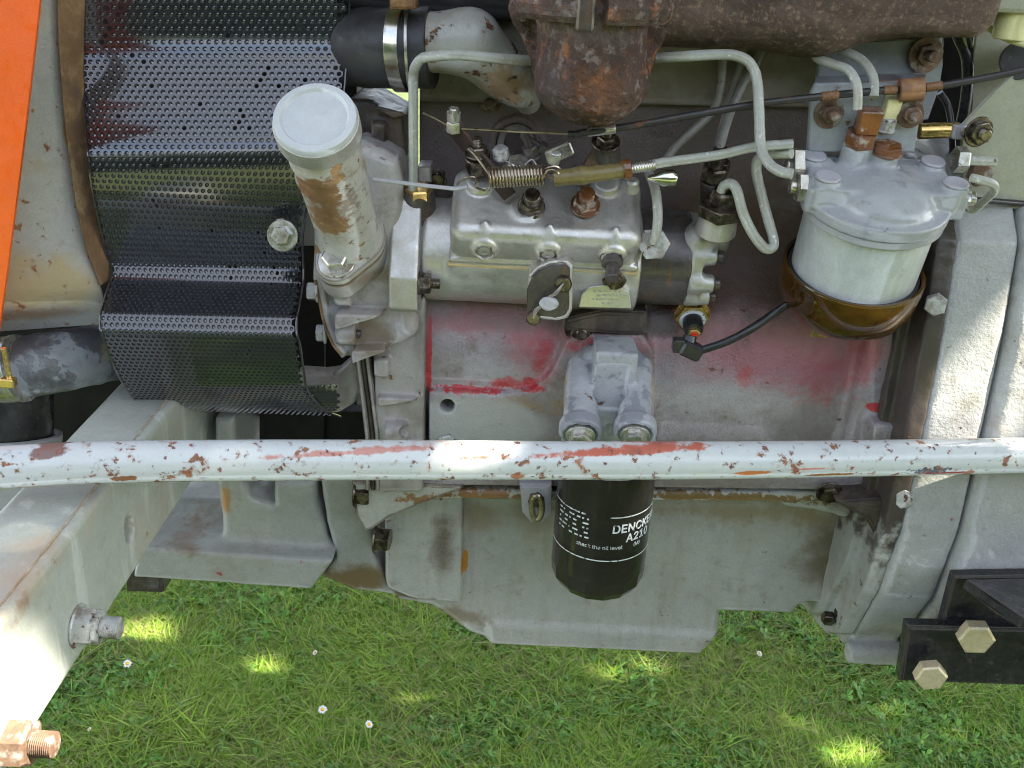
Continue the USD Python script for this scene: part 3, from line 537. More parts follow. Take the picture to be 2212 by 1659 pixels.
# ------------------------------------------------------------------ injection pump
yc = .045; PC = A(1150, 548, yc); zc = PC[2]; TH = math.radians(38)
xl, xr = A(922, 548, yc)[0], A(1374, 548, yc)[0]
u_ = np.array([0, -math.sin(TH), math.cos(TH)]); f_ = np.array([0, -math.cos(TH), -math.sin(TH)]); RP = np.array([[1, 0, 0], f_, u_])
def PP(x, fv, uv): return np.array([x, yc, zc]) + fv * f_ + uv * u_
X = lambda px: A(px, 548, 0)[0]
f = Field((-.12, -.07, zc - .07), (.15, .12, zc + .11), .0017)
f.add(f.cyl((xl, yc, zc), (xr, yc, zc), .0475, .003))
f.add(f.cyl((xl - .012, yc, zc), (xl + .012, yc, zc), .040, .002), .006)
f.add(f.cyl((X(1236), yc, zc), (xr, yc, zc), .0492, .002), .002)
f.add(f.box(PP((X(968) + X(1374)) / 2, .0, .028), ((X(1378) - X(972)) / 2, .041, .012), .010, RP), .008)
pump = part('injection_pump', rough(f.mesh(), .0003, 120), M_alu, T, 'bare aluminium fuel injection pump', smooth=True)
tri = []
for k in range(3):
    a0 = math.radians(200 + 120 * k)
    for da in (-.42, .42): tri.append((yc + .066 * math.cos(a0 + da), zc + .066 * math.sin(a0 + da)))
f = Field((-.15, -.05, zc - .08), (-.07, .13, zc + .08), .0017)
f.add(f.poly([(yc - .034, zc + .052), (yc - .064, zc - .010), (yc - .062, zc - .040), (yc - .034, zc - .052), (yc + .04, zc - .05), (yc + .06, zc), (yc + .04, zc + .06), (yc - .02, zc + .062)], xl - .028, xl - .002, .0014, 'x'))
part('mounting_flange', f.mesh(), M_alu2, pump, smooth=True)
part('flange_nut', bolt((xl - .002, yc - .052, zc - .017), (1, 0, 0), .0095, .009, .011, .008, .2), M_obolt, pump)
f = Field((-.12, -.09, zc - .02), (.15, .09, zc + .12), .0016)
cw = (X(1378) - X(974)) / 2; cx = (X(1376) + X(974)) / 2
f.add(f.box(PP(cx, .0, .056), (cw, .038, .0215), .012, RP))
f.add(f.box(PP(cx, .0, .038), (cw + .001, .040, .0035), .003, RP), .002)
for px in (1048, 1183, 1320):
    f.add(f.cyl(PP(X(px), .030, .058), PP(X(px), .0415, .058), .0125, .002), .002)
    f.add(f.caps(PP(X(px), .037, .058), PP(X(px), .027, .080), .0115, .002), .003)
    f.cut(f.cyl(PP(X(px), .0395, .058), PP(X(px), .06, .058), .0078, .001))
f.add(f.cyl(PP(X(1030), -.016, .07), PP(X(1030), -.016, .083), .012, .002), .004)
f.add(f.cyl(PP(X(1300), -.022, .07), PP(X(1300), -.022, .083), .012, .002), .004)
f.add(f.cyl(PP(X(1130), .008, .07), PP(X(1130), .008, .080), .0135, .002), .004)
cov = part('governor_cover', rough(f.mesh(), .0003, 100), M_alu, pump, 'rounded silver governor cover with screw recesses', smooth=True)
part('cover_gasket', box(PP(cx, 0, .0335), (cw + .0012, .0412, .0011), RP, .0003), M_gold, pump)
for px in (1048, 1183):
    part('screw', lathe(PP(X(px), .0392, .058), f_, [(0, 0), (.0062, 0), (.0062, .002), (.005, .0032), (.0024, .0034), (.0022, .0018), (0, .0018)], 20), M_alu2, pump)
part('bleed_screw', bolt(PP(X(1318), .040, .057), f_, .0095, .008, .0112, .013, .2, .006, False), M_dsteel, pump)
part('bleed_screw', bolt(A(1327, 600, -.004), (0, -1, .05), .0095, .007, .0112, .010, .2, .006, False), M_obolt, pump)
part('union_nut', bolt(PP(X(1142), .0085, .080), u_ + f_ * .25, .0105, .011, .012, .012, .3, .007, False), M_obolt, pump)
part('union_nut', bolt(PP(X(1255), .004, .080), u_ + f_ * .1, .0115, .008, .013, .010, .3, .007, False), M_orust, pump)
f = Field((.01, -.07, zc - .08), (.09, .05, zc + .02), .0015)
side = [(1134, 622), (1139, 597), (1160, 575), (1190, 561), (1227, 561), (1239, 574), (1236, 670), (1226, 687), (1204, 693), (1134, 686)]
f.add(f.poly(XZ(side, -.028), -.030, .03, .003))
f.cut(f.poly(XZ([(1140, 626), (1145, 602), (1162, 582), (1192, 569), (1222, 569), (1231, 580), (1228, 668), (1221, 681), (1202, 686), (1140, 680)], -.03), -.05, -.027, .001))
tc = part('timing_cover', f.mesh(), M_alu2, pump, smooth=True)
part('cover_plate', plate([(1138, 628), (1146, 606), (1164, 586), (1194, 573), (1220, 573), (1233, 582), (1229, 670), (1221, 683), (1202, 689), (1139, 683)], -.0295, .004, .0008), M_dsteel, pump)
part('cover_screw', lathe(A(1217, 612, -.0296), (0, -1, 0), [(0, 0), (.0075, 0), (.0075, .003), (.006, .005), (0, .005)], 20), M_obolt, pump)
part('cover_screw', lathe(A(1152, 686, -.0296), (0, -1, 0), [(0, 0), (.0065, 0), (.0065, .003), (.005, .005), (0, .005)], 16), M_obolt, pump)
for off in (0, 4, -4):
    part('seal_wire', sweep(catmull([A(1217, 612, -.037), A(1200 + off, 634, -.040), A(1190 + off, 640, -.039), A(1184, 652, -.038), A(1160 + off, 668, -.038), A(1152, 688, -.037)], 8), .0006, 6), M_wire, pump)
part('lead_seal', rough(trimesh.creation.icosphere(3, 1.).apply_scale((.0085, .003, .0065)).apply_translation(A(1186, 656, -.038)), .0012, 150), M_lilac, pump)
np_ = [(1250, 664), (1256, 638), (1273, 620), (1300, 616), (1339, 618), (1360, 632), (1364, 667)]
npl = part('name_plate', plate(np_, -.0075, .006, .0006), M_silver, pump)
for r_, (a, b) in enumerate(((1284, 1342), (1290, 1350), (1280, 1338), (1300, 1330))):
    px = a
    while px < b:
        w = random.Random(px * 7 + r_).choice((4, 6, 9)); part_ = None
        part('stamped_mark', plate([(px, 626 + r_ * 9), (px + w, 626.3 + r_ * 9), (px + w, 630.5 + r_ * 9), (px, 630 + r_ * 9)], -.0078, .0007, 0), M_alu, pump); px += w + 4
# hydraulic head of the pump
x2 = X(1500)
f = Field((.10, -.02, zc - .07), (.23, .12, zc + .08), .0018)
f.add(f.cyl((xr - .002, yc, zc + .003), (x2, yc, zc + .003), .0445, .002))
hyd = part('hydraulic_head', f.mesh(), M_dsteel, pump, 'oily brown steel end of the injection pump', smooth=True)
f = Field((.14, -.03, zc - .07), (.23, .12, zc + .10), .0017)
f.add(f.cyl((x2 - .001, yc, zc + .002), (x2 + .010, yc, zc + .002), .0435, .002))
for px, py, y in ((1528, 553, .01), (1530, 612, .008), (1528, 640, .02)):
    p = A(px, py, y); f.add(f.cyl((x2, p[1], p[2]), (x2 + .022, p[1], p[2]), .0085, .002), .006)
f.add(f.caps(A(1508, 520, .02), A(1535, 520, .03), .017), .004)
part('end_plate', f.mesh(), M_alu2, pump, smooth=True)
for px, py, y in ((1528, 553, .01), (1530, 612, .008), (1528, 640, .02)):
    p = A(px, py, y); part('screw', cyl((x2 + .022, p[1], p[2]), (x2 + .028, p[1], p[2]), .0052), M_dsteel, pump)
# unions on the pump
ua, ub = A(1545, 500, .0), A(1562, 425, -.012)
un = part('inlet_union', cyl(ua, ua + (ub - ua) * .62, .018, .016), M_alu2, pump)
part('union_nut', bolt(ua + (ub - ua) * .55, ub - ua, .021, .012, 0, 0, .3), M_obolt, pump)
part('union_nut', bolt(ua + (ub - ua) * .80, ub - ua, .0115, .014, 0, .006, .1, .006, False), M_obolt, pump)
part('outlet_nut', bolt(A(1410, 527, -.008), (.0, -1, .25), .0145, .009, 0, 0, .1), M_bolt, pump)
part('outlet_pipe', tube([(1410, 524, -.018), (1417, 505, -.020), (1421, 470, -.018), (1418, 425, -.012), (1411, 395, .0), (1400, 370, .03)], 21), M_pipe, pump)
part('bracket', plate([(902, 360), (930, 360), (932, 395), (903, 394)], .03, .03, .001), M_plate, pump)
part('drain_plug', lathe(A(905, 472, .03), (0, -.35, 1), [(0, -.01), (.0155, -.01), (.0155, .024), (.0125, .030), (0, .030)], 32), M_dsteel, pump)
part('brass_nut', bolt(A(905, 425, .02), (0, -.3, 1), .0125, .010, 0, 0, .2), M_brass, pump)
part('hook_screw', bolt(A(945, 385, .05), (0, -1, 0), .008, .012, .009), M_obolt, pump)
# levers, springs and cable on the pump
part('stop_lever', prism([(-.009, -.009), (.07, -.011), (.072, .006), (-.004, .009)], A(984, 285, .0), unit(A(1062, 376, -.01) - A(984, 285, .0)), unit(np.cross(np.cross(A(1062, 376, -.01) - A(984, 285, .0), (0, -.5, 1)), A(1062, 376, -.01) - A(984, 285, .0))), unit(np.cross(A(1062, 376, -.01) - A(984, 285, .0), (0, -.5, 1))) * -1, 0, .003, .0006), M_lever, pump)
part('lever_nut', bolt(A(1030, 335, -.002), (0, -.35, 1), .0085, .007, .0105, .007), M_obolt, pump)
part('lever_post', cyl(A(1035, 365, .01), A(1031, 335, .0), .011), M_obolt, pump)
part('cable_pin', bolt(A(981, 283, -.002), (0, -.3, 1), .0068, .009, 0, .012, .3, .0042, False), M_zinc, pump)
part('cable_pin_head', lathe(A(980, 252, -.004), (0, -.3, 1), [(0, -.003), (.0058, -.003), (.0058, .004), (.0035, .0055), (0, .0055)], 16), M_bolt, pump)
d3 = unit(A(1262, 400, -.012) - A(1312, 308, .012))
part('throttle_lever', plate([(1290, 300), (1322, 290), (1338, 305), (1334, 328), (1292, 362), (1268, 410), (1246, 398), (1262, 352), (1282, 318)], .008, .004, .001), M_lever, pump)
part('lever_nut', bolt(A(1308, 308, .006), (0, -.6, .8), .0085, .007, .0125, .010), M_obolt, pump)
part('lever_post', cyl(A(1312, 370, .02), A(1309, 312, .012), .012), M_dsteel, pump)
part('idle_screw', cyl(A(1084, 345, -.002), A(1080, 318, -.006), .0068, ch=.002), M_bolt, pump)
part('idle_screw', bolt(A(1120, 362, -.006), (0, -.5, .9), .0095, .006, .014), M_zinc, pump)
part('stop_screw', bolt(A(1150, 335, -.0), (-.3, -.5, .8), .007, .009, .009, .016, .2), M_dsteel, pump)
part('stop_screw', bolt(A(1175, 322, .0), (-.8, -.3, .5), .006, .006, 0, .018, .2), M_dsteel, pump)
part('wing_nut', [box(A(1208, 330, -.004), (.012, .003, .006), np.array([unit((1, 0, .5)), (0, 1, 0), unit((-.5, 0, 1))]), .002), cyl(A(1195, 350, -.0), A(1200, 326, -.004), .006)], M_zinc, pump)
part('lock_wire', sweep(catmull([A(1122, 372, -.012), A(1138, 352, -.016), A(1150, 345, -.014), A(1160, 362, -.018), A(1152, 378, -.014)], 8), .0007, 6), M_wire, pump)
part('lock_wire', sweep(catmull([A(1085, 345, -.012), A(1100, 352, -.018), A(1112, 366, -.016)], 8), .0007, 6), M_wire, pump)
part('guide_pin', cyl(A(1366, 416, -.016), A(1367, 388, -.022), .0055, ch=.002), M_alu2, pump)
s0, s1 = A(1056, 384, -.042), A(1174, 378, -.042); sd = s1 - s0; sx, sy, sz = frame(sd)
tt = np.linspace(0, 17 * 2 * np.pi, 17 * 18); sr = S(1110, 380, -.042, 20)
spring = part('return_spring', sweep(s0 + np.outer(tt / tt[-1], sd) + sr * (np.cos(tt)[:, None] * sx + np.sin(tt)[:, None] * sy), .00135, 8), M_spring, T, 'tight coil spring above the pump cover')
part('end_hook', sweep(catmull([A(1172, 372, -.042), A(1184, 362, -.046), A(1202, 360, -.046), A(1212, 370, -.042), A(1200, 382, -.038)], 8), .0012, 7), M_spring, spring)
part('end_hook', sweep(catmull([A(1056, 376, -.042), A(1030, 340, -.03), A(1012, 322, -.02)], 8), .0012, 7), M_spring, spring)
part('end_hook', sweep(catmull([A(988, 398, -.030), A(1000, 388, -.040), A(1022, 382, -.044), A(1032, 392, -.040), A(1026, 404, -.032), A(1048, 412, -.030)], 8), .0011, 7), M_spring, spring)
part('pull_rod', sweep([A(806, 387, -.035), A(900, 399, -.037), A(985, 408, -.036), A(1010, 402, -.036)], S(900, 400, -.036, 4.5), 10), M_lilac, T, 'thin grey rod in front of the pump pipe')
gl = part('throttle_link', sweep([A(1196, 385, -.045), A(1215, 383, -.045), A(1230, 382, -.045), A(1246, 380, -.045), A(1256, 379, -.045), A(1262, 379, -.045), A(1272, 378, -.045), A(1350, 367, -.042)], np.array([8, 8, 8, 8.6, 9.4, 9.2, 8, 7.6]) * .00085, 20), M_amberp, T, 'amber plastic link on the throttle linkage')
part('link_collar', cyl(A(1344, 367, -.042), A(1362, 364, -.041), .0082), M_orust, gl)
part('link_ring', sweep([A(1192 + 14 * math.cos(t), 376 + 9 * math.sin(t), -.050) for t in np.linspace(0, 2 * np.pi, 20)], .001, 7), M_spring, gl)
part('threaded_end', lathe(A(1360, 364, -.041), A(1412, 357, -.038) - A(1360, 364, -.041), [(0, 0)] + [(.0046 if i % 2 else .0040, i * .0011) for i in range(20)] + [(0, .022)], 18), M_zinc, gl)
part('link_pipe', tube([(1404, 357, -.038), (1440, 350, -.036), (1551, 335, -.03), (1628, 318, -.03), (1712, 311, -.03)], 21), M_pipe, gl)
nip = part('chrome_nipple', lathe(A(1396, 385, -.03), A(1458, 384, -.03) - A(1396, 385, -.03), [(0, 0), (.002, .002), (.0035, .006), (.0072, .014), (.0074, .022), (.0055, .025), (0, .025)], 24), M_chrome, T)

# ------------------------------------------------------------------ fuel pipes
part('injector_return_pipe', tube([(891, 415, .015), (893, 380, .01), (893, 231, .0), (893, 166, .0), (898, 143, -.01), (913, 126, -.018), (942, 121, -.024), (1000, 119, -.03), (1131, 130, -.02), (1300, 130, .07), (1424, 125, .0), (1551, 118, -.02), (1598, 123, -.025), (1624, 143, -.025), (1636, 180, -.03), (1640, 250, -.04), (1644, 320, -.05), (1660, 352, -.06), (1684, 370, -.07), (1712, 376, -.075)], 20.5, 8), M_pipe, T, 'long grey pipe looping over the pump behind the exhaust elbow')
part('feed_pipe', tube([(1557, 418, -.016), (1564, 402, -.018), (1579, 397, -.022), (1592, 413, -.026), (1606, 463, -.03), (1629, 509, -.032), (1652, 536, -.032), (1668, 535, -.03), (1671, 518, -.026), (1658, 470, -.02), (1644, 417, -.014), (1634, 370, -.012), (1638, 345, -.012), (1660, 334, -.016), (1710, 331, -.03)], 22, 8), M_pipe, T, 'grey hairpin pipe between pump and fuel filter')
inj = [part('injector_pipe', tube(q, 19), M_pipe2, T) for q in (
    [(1562, 120, .075), (1557, 180, .07), (1543, 235, .066), (1500, 280, .06), (1462, 315, .055), (1432, 352, .05)],
    [(1610, 90, .08), (1597, 150, .075), (1577, 215, .07), (1560, 280, .06), (1548, 335, .05)],
    [(1650, 95, .075), (1632, 140, .07), (1606, 180, .065), (1588, 220, .06), (1572, 262, .056), (1553, 325, .046), (1546, 345, .045)])]
part('injector_nut', bolt(A(1541, 385, .04), (0, -.3, 1), .0125, .012, .0, .012, .3, .007, False), M_obolt, T)
part('injector_nut', bolt(A(1548, 372, .05), (0, -.3, 1), .0115, .012, .0, .012, .1, .007, False), M_obolt, T)
part('injector_nut', cyl(A(1541, 430, .05), A(1541, 385, .04), .012), M_dsteel, T)

# ------------------------------------------------------------------ fuel filter
ft = math.radians(17); fu = np.array([0, -math.sin(ft), math.cos(ft)]); ff = np.array([0, -math.cos(ft), -math.sin(ft)]); FR = np.array([[1, 0, 0], ff, fu])
FO = A(1894, 420, -.02); k = S(1868, 440, -.03, .965)
def FP(x, fv, uv): return FO + np.array([x, 0, 0]) * k + fv * k * ff + uv * k * fu
def ring_(r, h): return (r * k, h * k)
f = Field(FO - [.115, .11, .05], FO + [.115, .11, .075], .0017)
f.add(f.cyl(FP(0, 0, -28), FP(0, 0, 2), 163 * k, 4 * k))
f.add(f.box(FP(-2, 6, 18), (158 * k, 62 * k, 26 * k), 6 * k, FR), 10 * k)
f.add(f.box(FP(-10, -40, 18), (140 * k, 62 * k, 24 * k), 6 * k, FR), 10 * k)
f.add(f.ell(FP(4, 34, 0), (112 * k, 112 * k, 62 * k), FR), 12 * k)
f.add(f.box(FP(6, 24, 6), (176 * k, 34 * k, 30 * k), 5 * k, FR), 4 * k)
bs = [(-132, 34), (-142, -62), (128, -62), (150, 34)]
for x, y in bs: f.add(f.cyl(FP(x, y, 0), FP(x, y, 54), 29 * k, 3 * k), 8 * k)
f.add(f.cyl(FP(-52, -58, 0), FP(-52, -58, 92), 33 * k, 4 * k), 12 * k)
f.add(f.cyl(FP(12, -50, 0), FP(12, -50, 78), 30 * k, 4 * k), 12 * k)
f.add(f.cyl(FP(-168, 10, 20), FP(-100, 10, 20), 26 * k, 3 * k), 8 * k)
f.add(f.cyl(FP(-168, -60, 26), FP(-100, -60, 26), 26 * k, 3 * k), 8 * k)
f.add(f.cyl(FP(176, 22, 14), FP(100, 22, 14), 26 * k, 3 * k), 8 * k)
filt = part('fuel_filter', rough(f.mesh(), .0003, 80), M_fhead, T, 'fuel filter with pale canister and amber bowl', smooth=True)
for x, y in bs: part('screw_disc', lathe(FP(x, y, 54), fu, [ring_(0, 0), ring_(27, 0), ring_(28, 3), ring_(25, 6), ring_(0, 6)], 28), M_lilac, filt)
part('canister', lathe(FP(0, 0, -28), -fu, [ring_(0, 0), ring_(146, 0), ring_(148, 6), ring_(146, 14), ring_(145, 200), ring_(140, 212), ring_(0, 214)], 72), M_canister, filt)
part('canister_rim', lathe(FP(0, 0, -26), -fu, [ring_(150, 0), ring_(160, 2), ring_(160, 18), ring_(150, 22), ring_(146, 22)], 72), M_fhead, filt)
part('bowl', lathe(FP(0, 0, -196), -fu, [ring_(156, 4), ring_(158, -3), ring_(164, -3), ring_(167, 3), ring_(167, 32), ring_(163, 68), ring_(148, 106), ring_(118, 134), ring_(72, 150), ring_(30, 156), ring_(0, 156), ring_(0, 147), ring_(30, 147), ring_(70, 141), ring_(112, 125), ring_(140, 99), ring_(154, 66), ring_(158, 26), ring_(156, 8)], 80), M_amber, filt, 'amber glass bowl under the canister', smooth=50)
part('bowl_seal', lathe(FP(0, 0, -194), -fu, [ring_(142, 6), ring_(154, 8), ring_(154, 16), ring_(142, 16)], 72), M_rubber, filt)
part('drain_nut', [cyl(FP(-30, 20, -342), FP(-30, 20, -368), 22 * k), box(FP(-30, 30, -374), (34 * k, 5 * k, 14 * k), FR, .001)], M_brass, filt)
part('union_nut', bolt(FP(-168, 10, 14), (-1, 0, 0), 34 * k, 20 * k, 0, 14 * k, .1, 17 * k, False), M_zinc, filt)
part('union_nut', bolt(FP(-168, -60, 26), (-1, 0, 0), 46 * k, 26 * k, 0, 8 * k, .1, 20 * k, False), M_zinc, filt)
part('union_nut', bolt(FP(178, 22, 14), (1, 0, 0), 25 * k, 16 * k, 0, 14 * k, .1, 17 * k, False), M_zinc, filt)
part('banjo_fitting', [bolt(FP(-52, -58, 92), fu, 36 * k, 30 * k, 0, 0, .2), box(FP(-46, -58, 148), (24 * k, 18 * k, 28 * k), FR, .001)], M_orust, filt, 'orange rusted banjo fitting on the filter top')
part('rusty_plug', bolt(FP(12, -50, 78), fu, 32 * k, 16 * k, 35 * k, 0, .3), M_orust, filt)
part('hex_union', bolt(FP(10, -95, 112), fu, 23 * k, 26 * k, 25 * k, 0, .2), M_bolt, filt)
part('cream_sleeve', box(FP(10, -95, 165), (17 * k, 14 * k, 24 * k), FR, .001), M_yellow, filt)
part('leak_off_pipe', tube([(1752, 70, .03), (1753, 102, .02), (1765, 125, .01), (1797, 138, -.005), (1830, 150, -.02), (1847, 172, -.03), (1853, 200, -.035), (1852, 236, -.035)], 19), M_pipe, filt)
part('leak_off_pipe', tube([(1770, 85, .03), (1800, 103, .02), (1835, 115, .01), (1864, 132, .0), (1883, 158, -.01), (1889, 182, -.015), (1888, 210, -.02)], 19), M_pipe, filt)
part('return_pipe', tube([(2098, 384, -.055), (2122, 390, -.055), (2143, 397, -.052), (2149, 409, -.045), (2136, 425, -.03), (2112, 446, -.015), (2098, 452, -.01), (2088, 440, -.005), (2078, 420, .0)], 19), M_pipe, filt)
part('return_pipe', tube([(2074, 347, -.01), (2100, 347, -.01), (2150, 349, -.005)], 21), M_pipe, filt)
part('return_nut', bolt(A(2062, 344, -.01), (1, 0, 0), .011, .010), M_zinc, filt)

# bracket that carries the filter
br = part('filter_bracket', plate([(1768, 118), (1800, 96), (1830, 90), (2036, 78), (2038, 140), (2030, 190), (2006, 258), (1990, 262), (1986, 168), (1764, 172)], .05, .006, .0015), M_bracket, T, 'blue grey steel bracket carrying the fuel filter')
part('bracket_face', plate([(1752, 200), (1762, 180), (1996, 172), (1998, 190), (1976, 330), (1744, 330)], .0, .005, .0015), M_bracket, br)
mid = [A(1762, 165, .044), A(2000, 156, .044), A(1998, 178, .002), A(1758, 190, .002)]
m = trimesh.Trimesh(np.array(mid + [q - [0, 0, .004] for q in mid]), [[0, 1, 2], [0, 2, 3], [4, 6, 5], [4, 7, 6], [0, 4, 5], [0, 5, 1], [1, 5, 6], [1, 6, 2], [2, 6, 7], [2, 7, 3], [3, 7, 4], [3, 4, 0]], process=False)
part('bracket_fold', m, M_bracket, br, smooth=False)
part('bolt', bolt(A(1998, 118, .048), (.1, -1, 0), .0095, .006, .0155, .010), M_rbolt, br)
part('bolt', bolt(A(1790, 244, -.0), (0, -1, 0), .0075, .006, .0125, .012), M_rbolt, br)
part('bolt', bolt(A(1966, 246, -.006), (0, -1, 0), .0075, .006, .0115, .010), M_rbolt, br)
clip = part('cable_clip', [plate([(1938, 218), (1996, 216), (1990, 268), (1934, 266)], -.004, .003, .001), sweep([A(1942, 196, -.012), A(1994, 191, -.014)], .0092, 20)], M_rsteel, br, 'rusty clip holding the black cable')

# ------------------------------------------------------------------ black throttle cable
cbl = [(1256, 287, -.03), (1290, 283, -.032), (1400, 266, -.03), (1500, 248, -.026), (1640, 224, -.022), (1760, 210, -.018), (1900, 196, -.016), (1968, 193, -.013), (2050, 182, -.016), (2140, 166, -.02), (2225, 148, -.025)]
cable = part('throttle_cable', tube(cbl, 16, 8, 12), M_cable, T, 'black bowden cable slanting across to the right edge')
part('cable_end', tube([(1226, 290, -.03), (1240, 290, -.03), (1256, 288, -.03)], 16), M_plastic, cable)
part('ferrule', cyl(A(1268, 285, -.03), A(1330, 277, -.031), S(1300, 280, -.03, 11)), M_zinc, cable)
part('inner_wire', sweep([A(998, 278, -.006), A(1110, 284, -.02), A(1228, 289, -.03)], .0009, 7), M_spring, cable)
part('inner_wire', sweep([A(914, 244, .01), A(945, 258, .004), A(976, 276, -.004)], .0009, 7), M_spring, cable)
for a, b in ((1776, 1815), (1908, 1938), (2000, 2035)):
    t = np.linspace(0, 1, 60); pts = catmull([A(*p) for p in cbl], 40); i = [np.argmin(np.abs(pts[:, 0] - A(q, 190, -.015)[0])) for q in (a, b)]
    seg = pts[i[0]:i[1]:1]; part('bare_coil', sweep(seg, np.where(np.arange(len(seg)) % 2, .0039, .0034) , 12), M_rsteel, cable)

# ------------------------------------------------------------------ exhaust: manifold and elbow
f = Field((-.02, -.08, .98), (.20, .14, 1.20), .0019)
cx_, kk = A(1280, 100, -.02)[0], S(1280, 100, -.02, 1)
f.add(f.poly(XZ([(1108, -90), (1452, -90), (1448, 20), (1436, 85), (1400, 160), (1372, 215), (1330, 250), (1240, 250), (1190, 205), (1150, 140), (1116, 50)], -.02), -.022, .02, .006))
f.add(f.cyl(A(1278, 205, -.035), A(1280, -120, -.035), 112 * kk, .01, 120 * kk), .006)
f.add(f.ell(A(1277, 190, -.03), (104 * kk, .05, 78 * kk)), .02)
f.add(f.cyl(A(1280, 24, -.035), A(1281, -70, -.035), 136 * kk, .006), .010)
for px in (1132, 1408): f.add(f.cyl(A(px, 18, -.02), A(px, 18, .03), 30 * kk, .004), .012)
elb = part('exhaust_elbow', rough(rough(f.mesh(), .0008, 60, 3), .0013, 230, 5, 3), M_rust, T, 'heavily rusted cast exhaust elbow', smooth=True)
for px in (1126, 1414): part('bolt', lathe(A(px, 20, -.024), (0, -1, 0), [(0, 0), (.0095, 0), (.009, .007), (.005, .009), (0, .009)], 20), M_rust, elb)
part('clamp_rib', box(A(1266, 12, -.094), (.0065, .005, .018), None, .002), M_dsteel, elb)
for a, b in ((1152, 1258), (1276, 1402)):
    part('clamp_band', sweep([CAM * 0 + np.array([A(1280, 22, -.035)[0] + (136 * kk + .002) * math.cos(t), -.035 - (136 * kk + .002) * math.sin(t), A(1280, 8, -.035)[2]]) for t in np.linspace(*((2.85, 1.75) if a < 1200 else (1.45, .3)), 20)], .012, 10), M_rust, elb)
f = Field((.10, -.05, 1.06), (.47, .16, 1.20), .0026)
f.add(f.caps(A(1400, -10, .02), A(1760, -2, .02), .040, .041)); f.add(f.caps(A(1760, -2, .02), A(2040, -45, .03), .041, .030), .02)
f.add(f.box(A(1700, -40, .04), (.16, .06, .035), .02), .02)
man = part('exhaust_manifold', rough(rough(f.mesh(), .0012, 40, 7), .0007, 220, 8, 2), M_rust2, T, 'brown rusted exhaust manifold along the top', smooth=True)
part('manifold_stud', bolt(A(2056, 36, .03), (0, -1, -.2), .007, .007, .010), M_brass, man)

# ------------------------------------------------------------------ water hose and outlet at top left
hose = part('top_hose', tube([(690, 98, .13), (755, 101, .08), (800, 104, .05), (860, 105, .04), (934, 104, .036)], 152, 8, 40), M_rubber, T, 'black top hose with bright clamp')
part('hose_clamp', sweep([A(856, 105, .04), A(884, 105, .038)], S(860, 105, .04, 91), 48, True), M_chrome, hose)
part('clamp_edge', sweep([A(884, 105, .038), A(890, 105, .038)], S(860, 105, .04, 92.5), 48, True), M_zinc, hose)
f = Field((-.13, -.02, 1.0), (.03, .12, 1.16), .002)
f.add(f.caps(A(925, 92, .035), A(1015, 92, .04), .025, .025)); f.add(f.caps(A(1015, 92, .04), A(1085, 155, .055), .025, .020), .015); f.add(f.caps(A(1080, 150, .05), A(1140, 218, .07), .020, .012), .015)
f.add(f.ell(A(1128, 205, .052), (.018, .012, .012), None), .006)
part('water_outlet', rough(f.mesh(), .0004, 60), mat('outlet_paint', (.42, .41, .38), .36, chips=[(60, .63, RUSTD, RUST), (110, .66, RUST, ORUST)], dirt=[(25, .5, .72, (.30, .22, .12), .6)], stains=[(A(1090, 180, .04), (.03, .06, .02), (.30, .16, .06), .7, 90, 1.)], bump=[(300, .0005, .4)]), T, 'pale cast water outlet bending down from the hose', smooth=True)
part('air_pipe', tube([(640, -30, .06), (900, 0, .07), (1115, 14, .07)], 66, 8, 24), M_dark, T)
part('strap_bracket', plate([(838, -40), (900, -40), (898, 20), (842, 22)], .0, .02, .002), M_rsteel, T)

# ------------------------------------------------------------------ radiator panel, flange, orange panel
def ruled(left, right, nu, nv, thick=None):
    a, b = catmull([A(*p) for p in left], nv), catmull([A(*p) for p in right], nv); n = len(a); t = np.linspace(0, 1, nu)
    V = (a[:, None] * (1 - t)[None, :, None] + b[:, None] * t[None, :, None]); return V
def sheet(V, th=.002, d=(0, 1, 0)):
    n, m = V.shape[:2]; P = V.reshape(-1, 3); Q = P + np.asarray(d) * th; i, j = np.meshgrid(np.arange(n - 1), np.arange(m - 1), indexing='ij')
    q = np.stack([i * m + j, i * m + j + 1, (i + 1) * m + j + 1, (i + 1) * m + j], -1).reshape(-1, 4)
    F_ = [q, q[:, ::-1] + n * m]; 
    for e in (np.arange(m), (n - 1) * m + np.arange(m)[::-1], np.arange(n)[::-1] * m, np.arange(n) * m + m - 1):
        F_.append(np.stack([e[1:], e[:-1], e[:-1] + n * m, e[1:] + n * m], 1))
    q = np.vstack(F_); return trimesh.Trimesh(np.vstack([P, Q]), np.vstack([q[:, [0, 1, 2]], q[:, [0, 2, 3]]])[:, ::-1], process=False)
lf = [(20, -120, -.06), (10, 0, -.06), (0, 300, -.06), (-20, 560, -.06), (-40, 660, -.06), (-60, 720, -.03)]
rf = [(132, -120, -.02), (132, 0, -.02), (150, 330, -.02), (180, 520, -.025), (218, 632, -.03), (226, 700, -.01)]
part('radiator_panel', sheet(ruled(lf, rf, 12, 8), .003), M_panel, T, 'stained grey radiator side panel')
lf = [(126, -120, -.03), (124, 0, -.03), (130, 150, -.03), (148, 330, -.03), (176, 500, -.035), (216, 618, -.035)]
rf = [(184, -120, -.005), (181, 0, -.005), (179, 180, -.005), (192, 330, -.005), (217, 480, -.01), (243, 600, -.012)]
part('panel_flange', sheet(ruled(lf, rf, 6, 8), .003), M_flange, T, 'brown rusty flange edging the radiator panel')
of = [(-260, -150, -.16), (-270, 0, -.16), (-290, 330, -.16), (-300, 700, -.16)]
